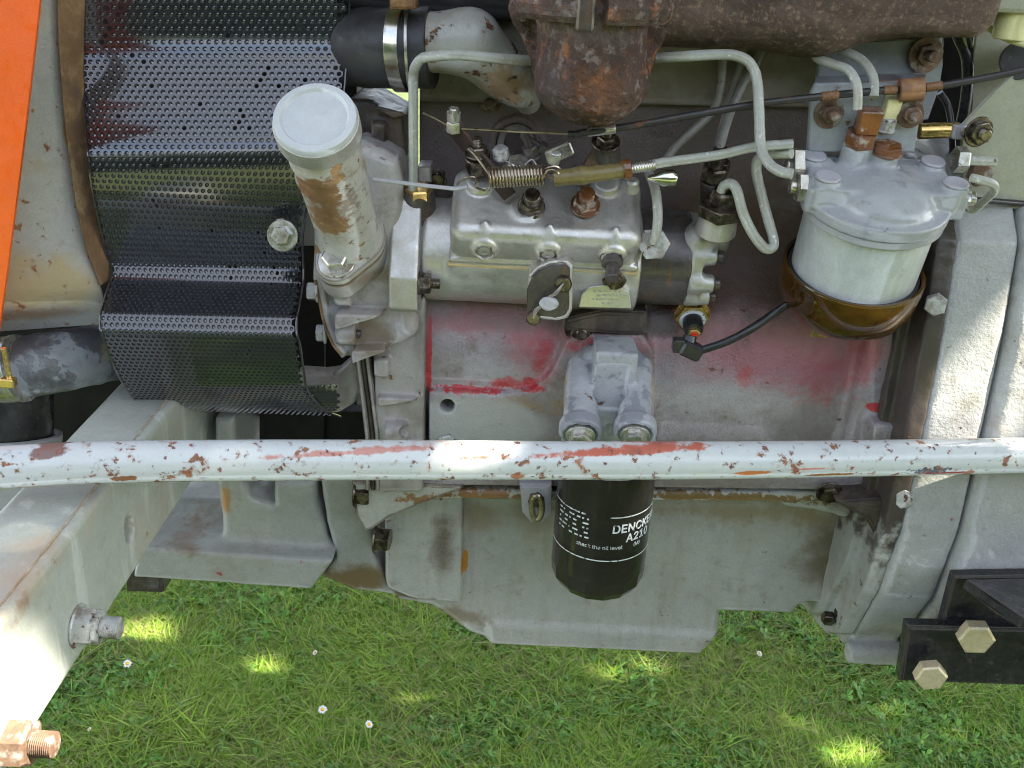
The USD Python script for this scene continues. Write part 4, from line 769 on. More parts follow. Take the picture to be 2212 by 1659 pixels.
og = [(94, -150, -.088), (86, 0, -.088), (48, 330, -.088), (6, 655, -.088), (-10, 760, -.088)]
ogl = [(-260, -150, -.06), (-262, 0, -.06), (-280, 330, -.06), (-290, 655, -.06), (-300, 760, -.06)]
part('bonnet_panel', sheet(ruled(ogl, og, 10, 8), .003), M_orange, T, 'bright orange bonnet panel at the left edge')

# ------------------------------------------------------------------ perforated guard: pressed sheet with paint-filled holes
gl_ = [(176, -130, .0255), (178, 0, .0225), (178, 105, .0195), (182, 225, -.008), (189, 322, -.031), (198, 400, -.034), (214, 480, -.026), (233, 562, -.012), (239, 573, -.0130), (242, 588, -.0165), (241, 602, -.0205), (238, 610, -.0255), (228, 640, -.050), (219, 670, -.0725), (217, 679, -.0775), (216, 694, -.0812), (217, 709, -.0850), (219, 718, -.0855), (224, 735, -.081), (246, 790, -.060), (272, 838, -.035), (300, 872, .0), (330, 885, .04)]
gr_ = [(760, -130, .041), (756, 0, .038), (750, 105, .035), (740, 225, .008), (716, 322, -.014), (672, 420, -.014), (655, 500, -.006), (655, 572, .004), (656, 583, .003), (656, 598, -.0005), (655, 612, -.0045), (653, 620, -.0095), (648, 650, -.034), (642, 680, -.0565), (641, 689, -.0615), (640, 704, -.0652), (641, 719, -.0690), (643, 728, -.0695), (648, 745, -.065), (656, 800, -.045), (666, 845, -.02), (700, 884, .02), (735, 900, .055)]
def perforated(left, right, seed, runs=9):
    global a, b
    a, b = catmull([A(*p) for p in left], 24), catmull([A(*p) for p in right], 24)
    s = np.r_[0, np.cumsum(np.linalg.norm(np.diff((a + b) / 2, axis=0), axis=1))]
    PIT = .0064; rows = int(s[-1] / (PIT * .866)); W = np.linalg.norm(b - a, axis=1).max(); cols = int(W / PIT)
    def surf(u, v):                                          # u across in [0,1], v arc length
        A_ = np.stack([np.interp(v, s, a[:, k]) for k in range(3)], -1); B_ = np.stack([np.interp(v, s, b[:, k]) for k in range(3)], -1); return A_ + (B_ - A_) * u[..., None]
    e_ = 1e-3
    R, Cc = np.meshgrid(np.arange(rows), np.arange(cols), indexing='ij'); vc = (R + .5) * PIT * .866
    uc = (Cc + .5 + .5 * (R % 2)) * PIT / W; ok = uc < 1 - .4 * PIT / W; vc, uc = vc[ok], uc[ok]; N = len(vc)
    rng = np.random.default_rng(seed); hx = np.arange(6) * np.pi / 3 + np.pi / 6; oc = np.arange(12) * np.pi / 6
    opn = rng.random(N) < .012
    pc = surf(uc, vc)
    for _ in range(runs):                                       # little runs of holes the paint left open
        i = rng.integers(N); 
        for q in range(rng.integers(2, 7)): opn[np.argmin(((pc - pc[i] - [rng.normal(0, .004), 0, -q * .0058]) ** 2).sum(1))] = True
    opn |= (uc > .955) & (rng.random(N) < .5)
    hr = PIT / math.sqrt(3)
    def ringpts(r, ang, off): 
        U = np.clip(uc[:, None] + r * np.cos(ang) / W, 0, 1); Vv = np.clip(vc[:, None] + r * np.sin(ang), 0, s[-1]); P = surf(U, Vv)
        t1 = surf(np.clip(U + e_, 0, 1.01), Vv) - surf(np.clip(U - e_, -.01, 1), Vv); t2 = surf(U, np.minimum(Vv + e_, s[-1])) - surf(U, np.maximum(Vv - e_, 0)); nn = np.cross(t1, t2); nn /= np.linalg.norm(nn, axis=-1, keepdims=True) + 1e-12
        return P - nn * off, nn
    nrm_ = ringpts(0., np.zeros(1), 0)[1]; sg_ = 1 if nrm_[..., 1].mean() > 0 else -1      # make the normal look backward
    h12 = np.zeros((N, 12, 3)); P6, _ = ringpts(hr * 1.003, hx, 0.)
    for q in range(6): h12[:, 2 * q + 1] = P6[:, q]; h12[:, (2 * q + 2) % 12] = (P6[:, q] + P6[:, (q + 1) % 6]) / 2
    oc = np.arange(12) * np.pi / 6
    ro = .00215
    r1, _ = ringpts(ro, oc, 0.); r2, _ = ringpts(ro * .93, oc, -sg_ * -.0 + sg_ * -.0011 * -1 * -1); r3, _ = ringpts(ro * .55, oc, sg_ * -.00075); r4, _ = ringpts(0., np.zeros(1), sg_ * -.00035)
    # 12 rim points: shift hexagon so point 0 lies at angle 0
    V = np.concatenate([h12, r1, r2, r3, r4], 1); nv = V.shape[1]; F1, F2 = [], []
    for q in range(12):
        n_ = (q + 1) % 12; F1 += [[q, n_, 12 + n_], [q, 12 + n_, 12 + q], [12 + q, 12 + n_, 24 + n_], [12 + q, 24 + n_, 24 + q]]
        F2 += [[24 + q, 24 + n_, 36 + n_], [24 + q, 36 + n_, 36 + q], [36 + q, 36 + n_, 48]]
    F1, F2 = np.array(F1), np.array(F2); base = np.arange(N) * nv
    FF = np.vstack([(base[:, None, None] + F1).reshape(-1, 3), (base[~opn][:, None, None] + F2).reshape(-1, 3)])
    gm = trimesh.Trimesh(V.reshape(-1, 3), FF, process=False)
    if gm.face_normals[:, 1].mean() > 0: gm.invert()
    return gm
gm = perforated(gl_, gr_, 5)
guard = part('perforated_guard', gm, M_grille, T, 'glossy black perforated guard in front of the radiator', smooth=50)
t = np.linspace(0, 1, 60)
sm = [(640, 836, .0), (700, 826, .02), (735, 832, .03)]; sn_ = [(660, 896, .01), (705, 893, .03), (738, 888, .035)]
for e, nm in ((a, 'l'), (b, 'r')): part('guard_edge', sweep(e, .0011, 6), M_grille, guard)
ea, eb = a, b
part('guard_end', perforated([(648, 834, -.01), (654, 850, -.006), (660, 872, .004), (668, 896, .02)], [(732, 828, .012), (736, 848, .012), (737, 870, .018), (734, 892, .03)], 6, 0), M_grille, guard, smooth=50)

# ------------------------------------------------------------------ bottom hose and things behind it
bh = part('bottom_hose', tube([(20, 800, -.045), (70, 790, -.04), (150, 776, -.015), (250, 758, .03), (330, 745, .07)], 136, 8, 36), M_hose, T, 'black bottom hose with worn grey paint')
part('hose_clamp', sweep([A(4, 800, -.055), A(40, 796, -.055)], S(20, 800, -.055, 72), 40), M_zinc, bh)
part('clamp_screw', [sweep([A(8, 752, -.112), A(24, 830, -.106)], .0022, 10), box(A(18, 826, -.108), (.006, .004, .004), None, .001)], M_brass, bh)
part('clamp_rim', sweep([A(40, 796, -.055), A(46, 795, -.055)], S(20, 800, -.055, 74), 40), M_zinc, bh)
part('inlet_stub', tube([(-60, 812, -.055), (10, 800, -.055)], 130, 6, 30), M_panel, bh)
part('lower_pipe', [lathe(A(10, 925, .02), (0, -.3, -1), [(0, -.06), (.045, -.06), (.045, .01), (.052, .012), (.052, .022), (.044, .03), (0, .03)], 40)], M_black, T, 'dark round fitting below the hose')
part('lower_pipe_band', lathe(A(8, 945, .018), (0, -.3, -1), [(.050, -.004), (.054, -.003), (.054, .004), (.050, .005)], 40), M_lilac, T)
part('side_plate', plate([(-40, 1040), (62, 1040), (30, 1100), (-5, 1160), (-40, 1200)], -.02, .01, .001), M_lilac, T)

# ------------------------------------------------------------------ oil filter with its head
OA = A(1306, 1042, .0); OD = unit(A(1284, 1256, .0) - OA); OD = np.array([0, 0.02, -1.]); OD = unit(OD)
ok_ = S(1300, 1100, .0, 1); orad = 103 * ok_
oz1 = (OA[2] - A(1284, 1293, -.045)[2])
OA = np.array([A(1298, 1150, .0)[0], .0, OA[2]])
ofl = part('oil_filter', lathe(OA + [0, 0, .03], OD, [(0, -.004), (orad * .9, -.004), (orad, .002), (orad, .03 + oz1 - .018), (orad * .985, .03 + oz1 - .016), (orad * .95, .03 + oz1 - .002), (orad * .84, .03 + oz1 + .006), (orad * .5, .03 + oz1 + .009), (0, .03 + oz1 + .009)], 80), M_ofil, T, 'black spin-on oil filter canister with white print', smooth=35)
fl = []
for q in range(24):
    t = q * 2 * np.pi / 24; d = np.array([math.cos(t), math.sin(t), 0]); fl.append(box(OA + OD * (oz1 - .003) + d * orad * .975, (.0005, .0035, .007), np.array([d, np.cross(OD, d), OD]), .0008))
part('grip_end', lathe(OA + [0, 0, .03], OD, [(orad * .9, .03 + oz1 - .019), (orad * 1.006, .03 + oz1 - .017), (orad * .985, .03 + oz1 - .003), (orad * .86, .03 + oz1 + .0065)], 15), M_ofil, ofl, smooth=False)
def wrap(m2, ang, z):                                    # flat lettering bent round the canister
    V = np.array(m2.vertices); th_ = ang + V[:, 0] / orad; r_ = orad + .0003 + V[:, 2] * .5
    c0 = OA + OD * (OA[2] - z); return trimesh.Trimesh(np.stack([c0[0] + r_ * np.sin(th_), c0[1] - r_ * np.cos(th_), z + V[:, 1]], 1), m2.faces, process=False)
def subd(m2): return m2.subdivide().subdivide() if len(m2.faces) < 9000 else m2
def zof(py): return A(1298, py, -orad)[2]
part('lettering', wrap(subd(meshkit.text_mesh('DENCKERMANN', .0088, .0006, True)), .10, zof(1152)), M_white, ofl)
part('lettering', wrap(subd(meshkit.text_mesh('A210', .0085, .0006, True)), .42, zof(1174)), M_white, ofl)
part('lettering', wrap(subd(meshkit.text_mesh('(M)', .004, .0006)), .62, zof(1188)), M_white, ofl)
part('lettering', wrap(subd(meshkit.text_mesh('check the oil level', .0040, .0006)), -.62, zof(1188)), M_white, ofl)
rngt = random.Random(4)
for r_ in range(6):
    x0 = -1.15
    while x0 < -.35 - .1 * (r_ == 0):
        w = rngt.choice((.002, .004, .006)); part('print_mark', wrap(trimesh.creation.box((w, .0016, .0006)).apply_translation((w / 2, 0, 0)).subdivide(), x0, zof(1118 + r_ * 10)), M_white, ofl); x0 += (w + rngt.choice((.002, .003, .007))) / orad
def band(z, t0, t1, w=.0012):
    t = np.linspace(t0, t1, 40); r_ = orad + .0003; V = np.concatenate([np.stack([OA[0] + r_ * np.sin(t), OA[1] - r_ * np.cos(t), 0 * t + z + o], 1) for o in (-w / 2, w / 2)]); i = np.arange(39)
    return trimesh.Trimesh(V, np.vstack([np.stack([i, i + 1, i + 41], 1), np.stack([i, i + 41, i + 40], 1)]), process=False)
part('printed_ring', band(zof(1118), .05, 1.45), M_white, ofl); part('printed_ring', band(zof(1118), -1.5, -.6, .0009), M_white, ofl)
part('printed_ring', band(zof(1212), -1.5, 1.5), M_white, ofl)
f = Field((.03, -.09, OA[2] - .01), (.16, .06, OA[2] + .19), .0017)
f.add(f.poly(XZ([(1220, 870), (1224, 815), (1238, 780), (1272, 755), (1372, 757), (1400, 782), (1411, 830), (1405, 1000), (1228, 1000)], .01), .004, .05, .005))
f.add(f.box(A(1318, 870, -.005), (.0195, .022, .060), .003), .004)
for px in (1258, 1376):
    pa_, pz_ = A(px, 795, .010), A(px - 4, 930, -.056); f.add(f.caps(pa_, pz_, .0145, .0165), .004)
    f.add(f.cyl(pz_ + (pa_ - pz_) * .12, pz_ - (pa_ - pz_) * .06, .0195, .002), .003); f.cut(f.cyl(pz_ - (pa_ - pz_) * .03, pz_ - (pa_ - pz_) * .4, .0155, .001))
f.add(f.cyl(OA + [0, 0, .022], OA + [0, 0, .048], orad * .98, .004), .008)
f.cut(f.box(A(1318, 840, -.03), (.015, .005, .022), .002), .001)
ofh = part('oil_filter_head', rough(f.mesh(), .0004, 80), M_ofhead, T, 'mottled grey cast oil filter head', smooth=True)
for px in (1258, 1376):
    pa_, pz_ = A(px, 795, .010), A(px - 4, 930, -.056); dd_ = unit(pz_ - pa_); part('bolt', [hexprism(pz_ + dd_ * .006, dd_, .0105, .008, .2), cyl(pz_ + dd_ * .002, pz_ + dd_ * .007, .0135)], M_zinc, ofh)
part('head_gasket', plate([(1217, 872), (1221, 815), (1235, 777), (1270, 752), (1374, 754), (1403, 780), (1414, 830), (1410, 930), (1220, 930)], .0215, .003, 0), M_gold, ofh)

# ------------------------------------------------------------------ oil pressure switch and its wire
sw0 = A(1494, 676, .045); sdir = unit((0, -1, -.45))
ops = part('oil_pressure_switch', bolt(sw0, sdir, .0162, .007, .0172, 0, .1), M_brass, T, 'brass oil pressure switch with red tip')
part('switch_collar', lathe(sw0 + sdir * .0075, sdir, [(0, 0), (.0125, 0), (.0125, .003), (0, .003)], 28), M_white, ops)
part('switch_body', lathe(sw0 + sdir * .0105, sdir, [(0, 0), (.0095, 0), (.0095, .010), (.0085, .014), (0, .014)], 28), M_plastic, ops)
part('terminal', bolt(sw0 + sdir * .0245, sdir, .006, .005, 0, 0), M_brass, ops)
part('red_tip', lathe(sw0 + sdir * .0295, sdir, [(0, 0), (.0033, 0), (.0028, .0025), (0, .003)], 16), M_redp, ops)
wire = part('sensor_wire', tube([(1704, 655, .0), (1670, 678, .0), (1620, 712, -.01), (1570, 738, -.012), (1520, 755, -.012), (1492, 764, -.012)], 18, 8), M_plastic, T, 'taped black wire leading to the pressure switch')
part('wire_plug', [box(A(1492, 755, -.012), (.010, .008, .007), np.array([unit((1, 0, -.4)), (0, 1, 0), unit((.4, 0, 1))]), .002), box(A(1466, 745, -.012), (.0055, .006, .006), None, .001), cyl(A(1484, 758, -.012), A(1490, 725, -.006), .0065)], M_plastic, wire)

# ------------------------------------------------------------------ engine back plate and transmission housing
x0 = .388
yz = [(.10, .985), (.05, .97), (.005, .93), (-.010, .85), (-.018, .75), (-.022, .65), (-.005, .56), (.03, .48), (.06, .455), (.10, .44), (.20, .43), (.20, .985)]
f = Field((x0 - .03, -.06, .40), (x0 + .012, .30, 1.13), .0026)
f.add(f.poly(yz, x0 - .018, x0, .002, 'x'))
f.add(f.poly([(y + .035, z) for y, z in yz], x0 - .028, x0, .002, 'x'), .003)
bkp = part('engine_back_plate', rough(f.mesh(), .0012, 70), M_bplate, T, 'dirty brown engine back plate', smooth=True)
for px, py, y in ((2022, 655, -.012), (1952, 1072, -.015)): part('bolt', bolt(A(px, py, y), (-.45, -1, 0), .010, .009, 0, turn=.5), M_bolt, bkp)
part('oily_web', rough(plate([(1808, 1086), (1935, 1078), (1960, 1100), (1938, 1178), (1900, 1172), (1872, 1124)], -.005, .05, .004).subdivide().subdivide(), .0015, 90, 5), M_grime, bkp)
f = Field((x0 - .004, -.09, .38), (.62, .32, 1.06), .003)
yz2 = [(.12, 1.0), (.045, .975), (.005, .93), (-.010, .85), (-.018, .75), (-.024, .65), (-.010, .56), (.025, .49), (.055, .445), (.10, .43), (.20, .42), (.20, 1.0)]
f.add(f.poly(yz2, x0 - .001, x0 + .055, .006, 'x'))
f.add(f.poly([(y - .006, z + .003 * (z > .7)) for y, z in yz2], x0 + .058, .70, .012, 'x'), .002)
f.add(f.ell((.62, .11, .80), (.16, .15, .17)), .05)
f.add(f.caps((x0 + .0, .03, .455), (.62, .03, .455), .012), .01)
f.cut(f.poly([(y - .0025, z) for y, z in yz2], x0 + .0555, x0 + .0575, .0004, 'x'))
tr = part('transmission_housing', rough(rough(f.mesh(), .0006, 60), .0002, 300, 3, 2), M_trans, T, 'pale grey transmission housing with a sunlit patch', smooth=True)

# ------------------------------------------------------------------ top right: panels, lever, link
kp = part('dash_panel', plate([(2128, -120), (2420, -120), (2420, 470), (2078, 470), (2074, 300), (2100, 140)], .09, .004, .001), M_khaki, T, 'khaki sheet panel at the upper right')
part('gusset_panel', plate([(2300, 100), (2212, 140), (2150, 195), (2076, 272), (2080, 440), (2195, 452), (2300, 430)], .03, .003, .001), M_khaki, T, 'khaki triangular gusset panel')
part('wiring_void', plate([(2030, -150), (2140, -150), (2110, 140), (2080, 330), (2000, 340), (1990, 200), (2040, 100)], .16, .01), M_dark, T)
for q, (w, mt) in enumerate(((26, M_plastic), (18, M_plastic), (12, M_yellow), (10, M_plastic))):
    part('wiring', tube([(2060 + 9 * q, -40, .10), (2066 + 8 * q, 60, .10 - .004 * q), (2090 + 3 * q, 130, .095), (2086 + 4 * q, 220, .09), (2062 + 6 * q, 330, .09)], w), (M_plastic, M_black, mt, M_plastic)[q], T)
lv = part('hand_lever', tube([(2062, 15, .06), (2100, 36, .05), (2140, 62, .04), (2180, 85, .02), (2222, 97, .01)], 15), M_yellow, T, 'cream lever and post at the top right corner')
part('lever_post', cyl(A(2176, 85, .02), A(2196, 5, .02), .0125, .0145), M_yellow, lv)
part('lever_cap', box(A(2196, -8, .02), (.026, .02, .012), None, .003), M_khaki, lv)
part('rubber_grommet', cyl(A(2200, 130, .08), A(2204, 130, .03), .016), M_rubber, T)
lk = part('link_rod', sweep([A(1985, 284, .03), A(2040, 281, .03), A(2070, 282, .028)], .0068, 14), M_brass, T, 'brass link rod ending in an eye bolt')
part('clevis', box(A(2075, 284, .026), (.009, .007, .006), None, .0015), M_lilac, lk)
part('link_eye', tube([(2084, 286, .02), (2104, 282, .012), (2112, 282, .01)], 26), M_zinc, lk)
part('bolt', bolt(A(2112, 284, .008), (.2, -1, -.1), .010, .006, .013, .005), M_obolt, lk)
part('small_hose', tube([(2030, 200, .06), (2048, 230, .06), (2056, 280, .05), (2058, 330, .04)], 14), M_plastic, T)
part('black_lead', tube([(2010, 455, .0), (2040, 440, .0), (2100, 432, .01), (2212, 440, .03)], 14), M_plastic, T)
part('small_bolt', bolt(A(2113, 374, .02), (0, -1, 0), .011, .008), M_rbolt, T)

f = Field((-.60, -.09, 1.20), (.58, .26, 1.52), .008)
f.add(f.box((-.01, .08, 1.36), (.56, .15, .13), .05))
part('fuel_tank', f.mesh(), M_plate, T, 'grey tank above the engine, out of the picture', smooth=True)

# ================================================================== LOADER SUBFRAME (bar and cross beam)
def barmat():
    return mat('loader_bar_paint', (.55, .575, .57), .24, speck=.1, var=.05, varscale=8, rvar=.08,
        dirt=[(16, .56, .8, (.50, .46, .36), .45)], chips=[(75, .635, (.20, .09, .045), (.33, .14, .08)), (42, .645, (.26, .09, .05), (.36, .16, .08)), (120, .635, (.13, .07, .05), (.3, .12, .09))], bump=[(60, .0006, .15)],
        stains=[(A(1250, 962, -.115), (.17, .03, .0030), (.46, .11, .065), .95, 70, 1.1, .4), (A(700, 968, -.16), (.14, .03, .0024), (.48, .17, .12), .85, 70, 1.2, .5), (A(1020, 965, -.13), (.03, .03, .003), (.6, .10, .04), .95, 60, .6, .4), (A(95, 982, -.21), (.018, .03, .004), (.20, .12, .10), 1., 70, .8, .25), (A(1610, 1006, -.095), (.022, .03, .0028), (.48, .17, .06), 1., 110, .6, .25), (A(1785, 1010, -.08), (.030, .03, .0018), (.22, .10, .03), 1., 120, .9, .25), (A(1740, 997, -.085), (.022, .03, .0012), (.62, .2, .17), .9, 120, .9, .3),
                (A(2000, 1010, -.07), (.022, .03, .0035), (.05, .06, .08), .9, 190, 1.9, .25), (A(2040, 1020, -.07), (.03, .03, .0015), (.30, .05, .03), .95, 120, 1.0, .25),
                (A(270, 1030, -.2), (.013, .03, .0035), (.20, .09, .04), 1., 100, .9, .25), (A(300, 1044, -.195), (.05, .03, .002), (.20, .10, .04), .9, 110, 1.0, .25), (A(1050, 1045, -.13), (.05, .05, .0028), (.25, .11, .04), .95, 100, 1.0, .25), (A(60, 1050, -.21), (.05, .03, .003), (.42, .33, .18), .7, 50, .9, .5), (A(620, 1046, -.16), (.08, .03, .0022), (.24, .12, .05), .8, 110, 1.1, .25)])
M_bar = barmat()
LD = thing('loader_frame', 'pale grey loader subframe, a long chipped tube plus a box beam', 'loader frame')
b0, b1 = A(-90, 1006, -.212), A(2330, 983, -.028)
t = np.linspace(0, 1, 120)[:, None]; bp3 = b0 + (b1 - b0) * t; bp3[:, 2] += .0016 * np.sin(t[:, 0] * 7.3 + .4) - .004 * np.exp(-((t[:, 0] - .0) / .06) ** 2); bp3[:, 1] += .002 * np.sin(t[:, 0] * 5.1)
part('tube', sweep(bp3, .0163, 48), M_bar, LD, 'long chipped grey tube with red paint along its top')
bx0, bx1, bz0, bz1 = -.386, -.319, .637, .741
def rbeam(y0, y1):
    f = Field((bx0 - .01, y0 - .01, bz0 - .01), (bx1 + .01, y1 + .01, bz1 + .01), .0022)
    f.add(f.box(((bx0 + bx1) / 2, (y0 + y1) / 2, (bz0 + bz1) / 2), ((bx1 - bx0) / 2, (y1 - y0) / 2, (bz1 - bz0) / 2), .006)); p = A(279, 1140, 0); 
    return f
P0 = CAM; d = ray(279, 1141); ht = CAM + d * ((bx1 - CAM[0]) / d[0])
f = rbeam(-.52, .40); f.cut(f.caps(ht - [.03, 0, .006], ht - [.03, 0, -.006], .0085) + 0 * f.d); f.cut(f.caps(ht + [-.02, 0, -.005], ht + [.02, 0, -.005], .0085)); f.cut(f.caps(ht + [-.02, 0, .005], ht + [.02, 0, .005], .0085))
bm = part('box_beam', rough(f.mesh(), .0004, 40), M_beam, LD, 'rust edged box beam running towards the camera', smooth=True)
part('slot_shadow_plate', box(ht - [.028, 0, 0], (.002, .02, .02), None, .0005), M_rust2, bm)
def onside(px, py): d = ray(px, py); return CAM + d * ((bx1 - CAM[0]) / d[0])
pb = onside(168, 1352); part('bolt', [cyl(pb, pb + [.0025, 0, 0], .017), hexprism(pb + [.0025, 0, 0], (1, 0, 0), .0148, .012, .3), bolt(pb + [.0145, 0, 0], (1, 0, 0), .0135, .004, 0, .014, .1, .0085)], M_bolt, bm)
pb = onside(22, 1604); part('bolt', [hexprism(pb, (1, 0, 0), .0165, .015, .3), bolt(pb + [.012, 0, 0], (1, 0, 0), .010, .003, 0, .015, .1, .0088)], M_rbolt, bm)
part('weld_bead', rough(sweep([(bx1 - .008, y, bz1 + .0005) for y in np.linspace(-.50, .38, 160)], .0012, 8), .0012, 180, 4), M_beam, bm)

# ================================================================== BLACK MOUNTING BRACKET (lower right)
BK = thing('mounting_bracket', 'black steel angle bracket with two big yellowish hex bolts at the lower right', 'bracket')
part('back_plate', plate([(2062, 1246), (2420, 1240), (2420, 1420), (2020, 1408)], -.04, .012, .002), M_black, BK)
part('lower_plate', plate([(1962, 1354), (2420, 1364), (2420, 1490), (1944, 1472)], -.055, .014, .003), M_black, BK)
sp = [A(2088, 1252, -.05), A(2420, 1246, -.05), A(2420, 1360, -.16), A(2212, 1336, -.15), A(2150, 1300, -.10)]
m = trimesh.Trimesh(np.array(sp + [q + [0, 0.004, -.012] for q in sp]), [[0, 2, 1], [0, 3, 2], [0, 4, 3], [5, 6, 7], [5, 7, 8], [5, 8, 9]] + [[i, (i + 1) % 5, (i + 1) % 5 + 5] for i in range(5)] + [[i, (i + 1) % 5 + 5, i + 5] for i in range(5)], process=False)
part('top_flange', m, M_black, BK, smooth=False)
part('bolt', bolt(A(2103, 1368, -.055), (-.1, -1, 0), .0178, .012, .0, turn=.1), M_goldcap, BK)
part('bolt', bolt(A(2006, 1450, -.07), (-.1, -1, 0), .0155, .012, .0, turn=.25), M_goldcap, BK)

# ================================================================== LAWN
gm_ = G(); n = gm_.noise(7, 5); c = gm_.mix(gm_.step(n, .35, .65), (.035, .06, .012), (.075, .10, .02)); c = gm_.mix(gm_.step(gm_.noise(60, 4), .5, .7, 0, .7), c, (.07, .05, .025))
usdkit.material(stage, '/World/Looks/soil', gm_.nodes | {'b': ('principled_bsdf', {'roughness': .9})}, gm_.links + [(str(c), 'b.base_color')], surface='b.BSDF')
V = []; gn = 140
gx_ = np.sign(np.linspace(-1, 1, gn)) * np.abs(np.linspace(-1, 1, gn)) ** 4 * 200
gxx, gyy = np.meshgrid(gx_, gx_ + .5, indexing='ij'); gz = (meshkit.fbm(np.stack([gxx * 3, gyy * 3, 0 * gxx], -1), 3, 2) - .5) * .03
i, j = np.meshgrid(np.arange(gn - 1), np.arange(gn - 1), indexing='ij'); q = np.stack([i * gn + j, (i + 1) * gn + j, (i + 1) * gn + j + 1, i * gn + j + 1], -1).reshape(-1, 4)
g_ = trimesh.Trimesh(np.stack([gxx, gyy, gz], -1).reshape(-1, 3), np.vstack([q[:, [0, 1, 2]], q[:, [0, 2, 3]]]), process=False)
gp = usdkit.mesh(stage, '/World/ground', g_, '/World/Looks/soil', True).GetPrim(); data(gp, kind='structure', label='green lawn ground under the tractor', category='ground')
def leafmat(name, ca, cb, cc):
    g = G(); r = g('object_info', 'random'); n = g.noise(5, 3)
    col = g.mix(g.step(n, .38, .62), ca, cb); col = g('mix_color', 'result', blend_type='multiply', fac=1., a=col, b=g.step(r, 0., 1., .62, 1.25), use_clamp=False); col = g.mix(g.step(g.noise(90, 2), .45, .62), col, cc)
    p = g('principled_bsdf', 'BSDF', base_color=col, roughness=.45, specular_ior_level=.35); t_ = g('translucent_bsdf', 'BSDF', color=g.mix(.4, col, (.20, .30, .02)))
    mx = g('mix_closure', 'closure', fac=.48, closure1=p, closure2=t_)
    return usdkit.material(stage, f'/World/Looks/{name}', g.nodes, g.links, surface=mx)
leafmat('grass_blade', (.20, .355, .03), (.26, .40, .038), (.31, .39, .08)); leafmat('dry_blade', (.28, .24, .10), (.22, .20, .08), (.34, .29, .14)); leafmat('clover_leaf', (.095, .25, .042), (.13, .30, .052), (.18, .32, .08))
rg = np.random.default_rng(11)
def blade(p, L, w, az, lean, bend, seg=4):
    t = np.linspace(0, 1, seg + 1); d = np.array([math.cos(az), math.sin(az)]); s = np.array([-d[1], d[0]])
    out_ = lean * t + bend * t ** 2; h = L * t * (1 - .25 * bend * t); V = []; 
    for k in range(seg + 1):
        cpt = np.array([p[0] + d[0] * out_[k] * L, p[1] + d[1] * out_[k] * L, p[2] + h[k]]); ww = w * (1 - t[k] ** 2) * .5 + .0002
        V += [cpt - np.r_[s, 0] * ww, cpt + np.r_[s, 0] * ww]
    f_ = []
    for k in range(seg): a_ = 2 * k; f_ += [[a_, a_ + 1, a_ + 3], [a_, a_ + 3, a_ + 2]]
    return np.array(V), np.array(f_)
def tuft(n, rad, Lr, wr, seed):
    r = np.random.default_rng(seed); Vs, Fs, o = [], [], 0
    for _ in range(n):
        v, f_ = blade((r.normal(0, rad), r.normal(0, rad), -.004), r.uniform(*Lr), r.uniform(*wr), r.uniform(0, 6.28), r.uniform(.2, 1.0), r.uniform(.2, 1.2)); Vs.append(v); Fs.append(f_ + o); o += len(v)
    return trimesh.Trimesh(np.vstack(Vs), np.vstack(Fs), process=False)
def clover(n, rad, seed):
    r = np.random.default_rng(seed); Vs, Fs, o = [], [], 0
    for _ in range(n):
        c = np.array([r.normal(0, rad), r.normal(0, rad), r.uniform(.006, .02)]); a0 = r.uniform(0, 6.28); s = r.uniform(.003, .0062); tl = r.normal(0, .35, 2)
        for k in range(3):
            a1 = a0 + k * 2.094; d = np.array([math.cos(a1), math.sin(a1), 0]); e = np.array([-d[1], d[0], 0]); pts = [c, c + d * s * .6 + e * s * .62, c + d * s * 1.3 + e * s * .45, c + d * s * 1.2, c + d * s * 1.3 - e * s * .45, c + d * s * .6 - e * s * .62]
            pts = np.array(pts); pts[:, 2] += (pts[:, :2] - c[:2]) @ tl; pts[[1, 2, 4, 5], 2] += .0012; Vs.append(pts); Fs.append(np.array([[0, 3, 2], [0, 2, 1], [0, 4, 3], [0, 5, 4]]) + o); o += 6
    return trimesh.Trimesh(np.vstack(Vs), np.vstack(Fs), process=False)
pi = UsdGeom.PointInstancer.Define(stage, '/World/grass'); protos = []
data(pi.GetPrim(), kind='stuff', label='short green lawn grass with clover under and behind the tractor', category='grass')
UsdGeom.Scope.Define(stage, '/World/grass/tufts')
for k in range(8): protos.append(usdkit.mesh(stage, f'/World/grass/tufts/tuft_{k:03d}', tuft(34, .014, (.012, .036), (.0011, .0024), k), '/World/Looks/grass_blade', False).GetPath())
for k in range(2): protos.append(usdkit.mesh(stage, f'/World/grass/tufts/dry_tuft_{k:03d}', tuft(12, .016, (.012, .042), (.0008, .0016), 40 + k), '/World/Looks/dry_blade', False).GetPath())
for k in range(3): protos.append(usdkit.mesh(stage, f'/World/grass/tufts/clover_patch_{k:03d}', clover(12, .018, 60 + k), '/World/Looks/clover_leaf', False).GetPath())
pos, idx_, ori, scl = [], [], [], []
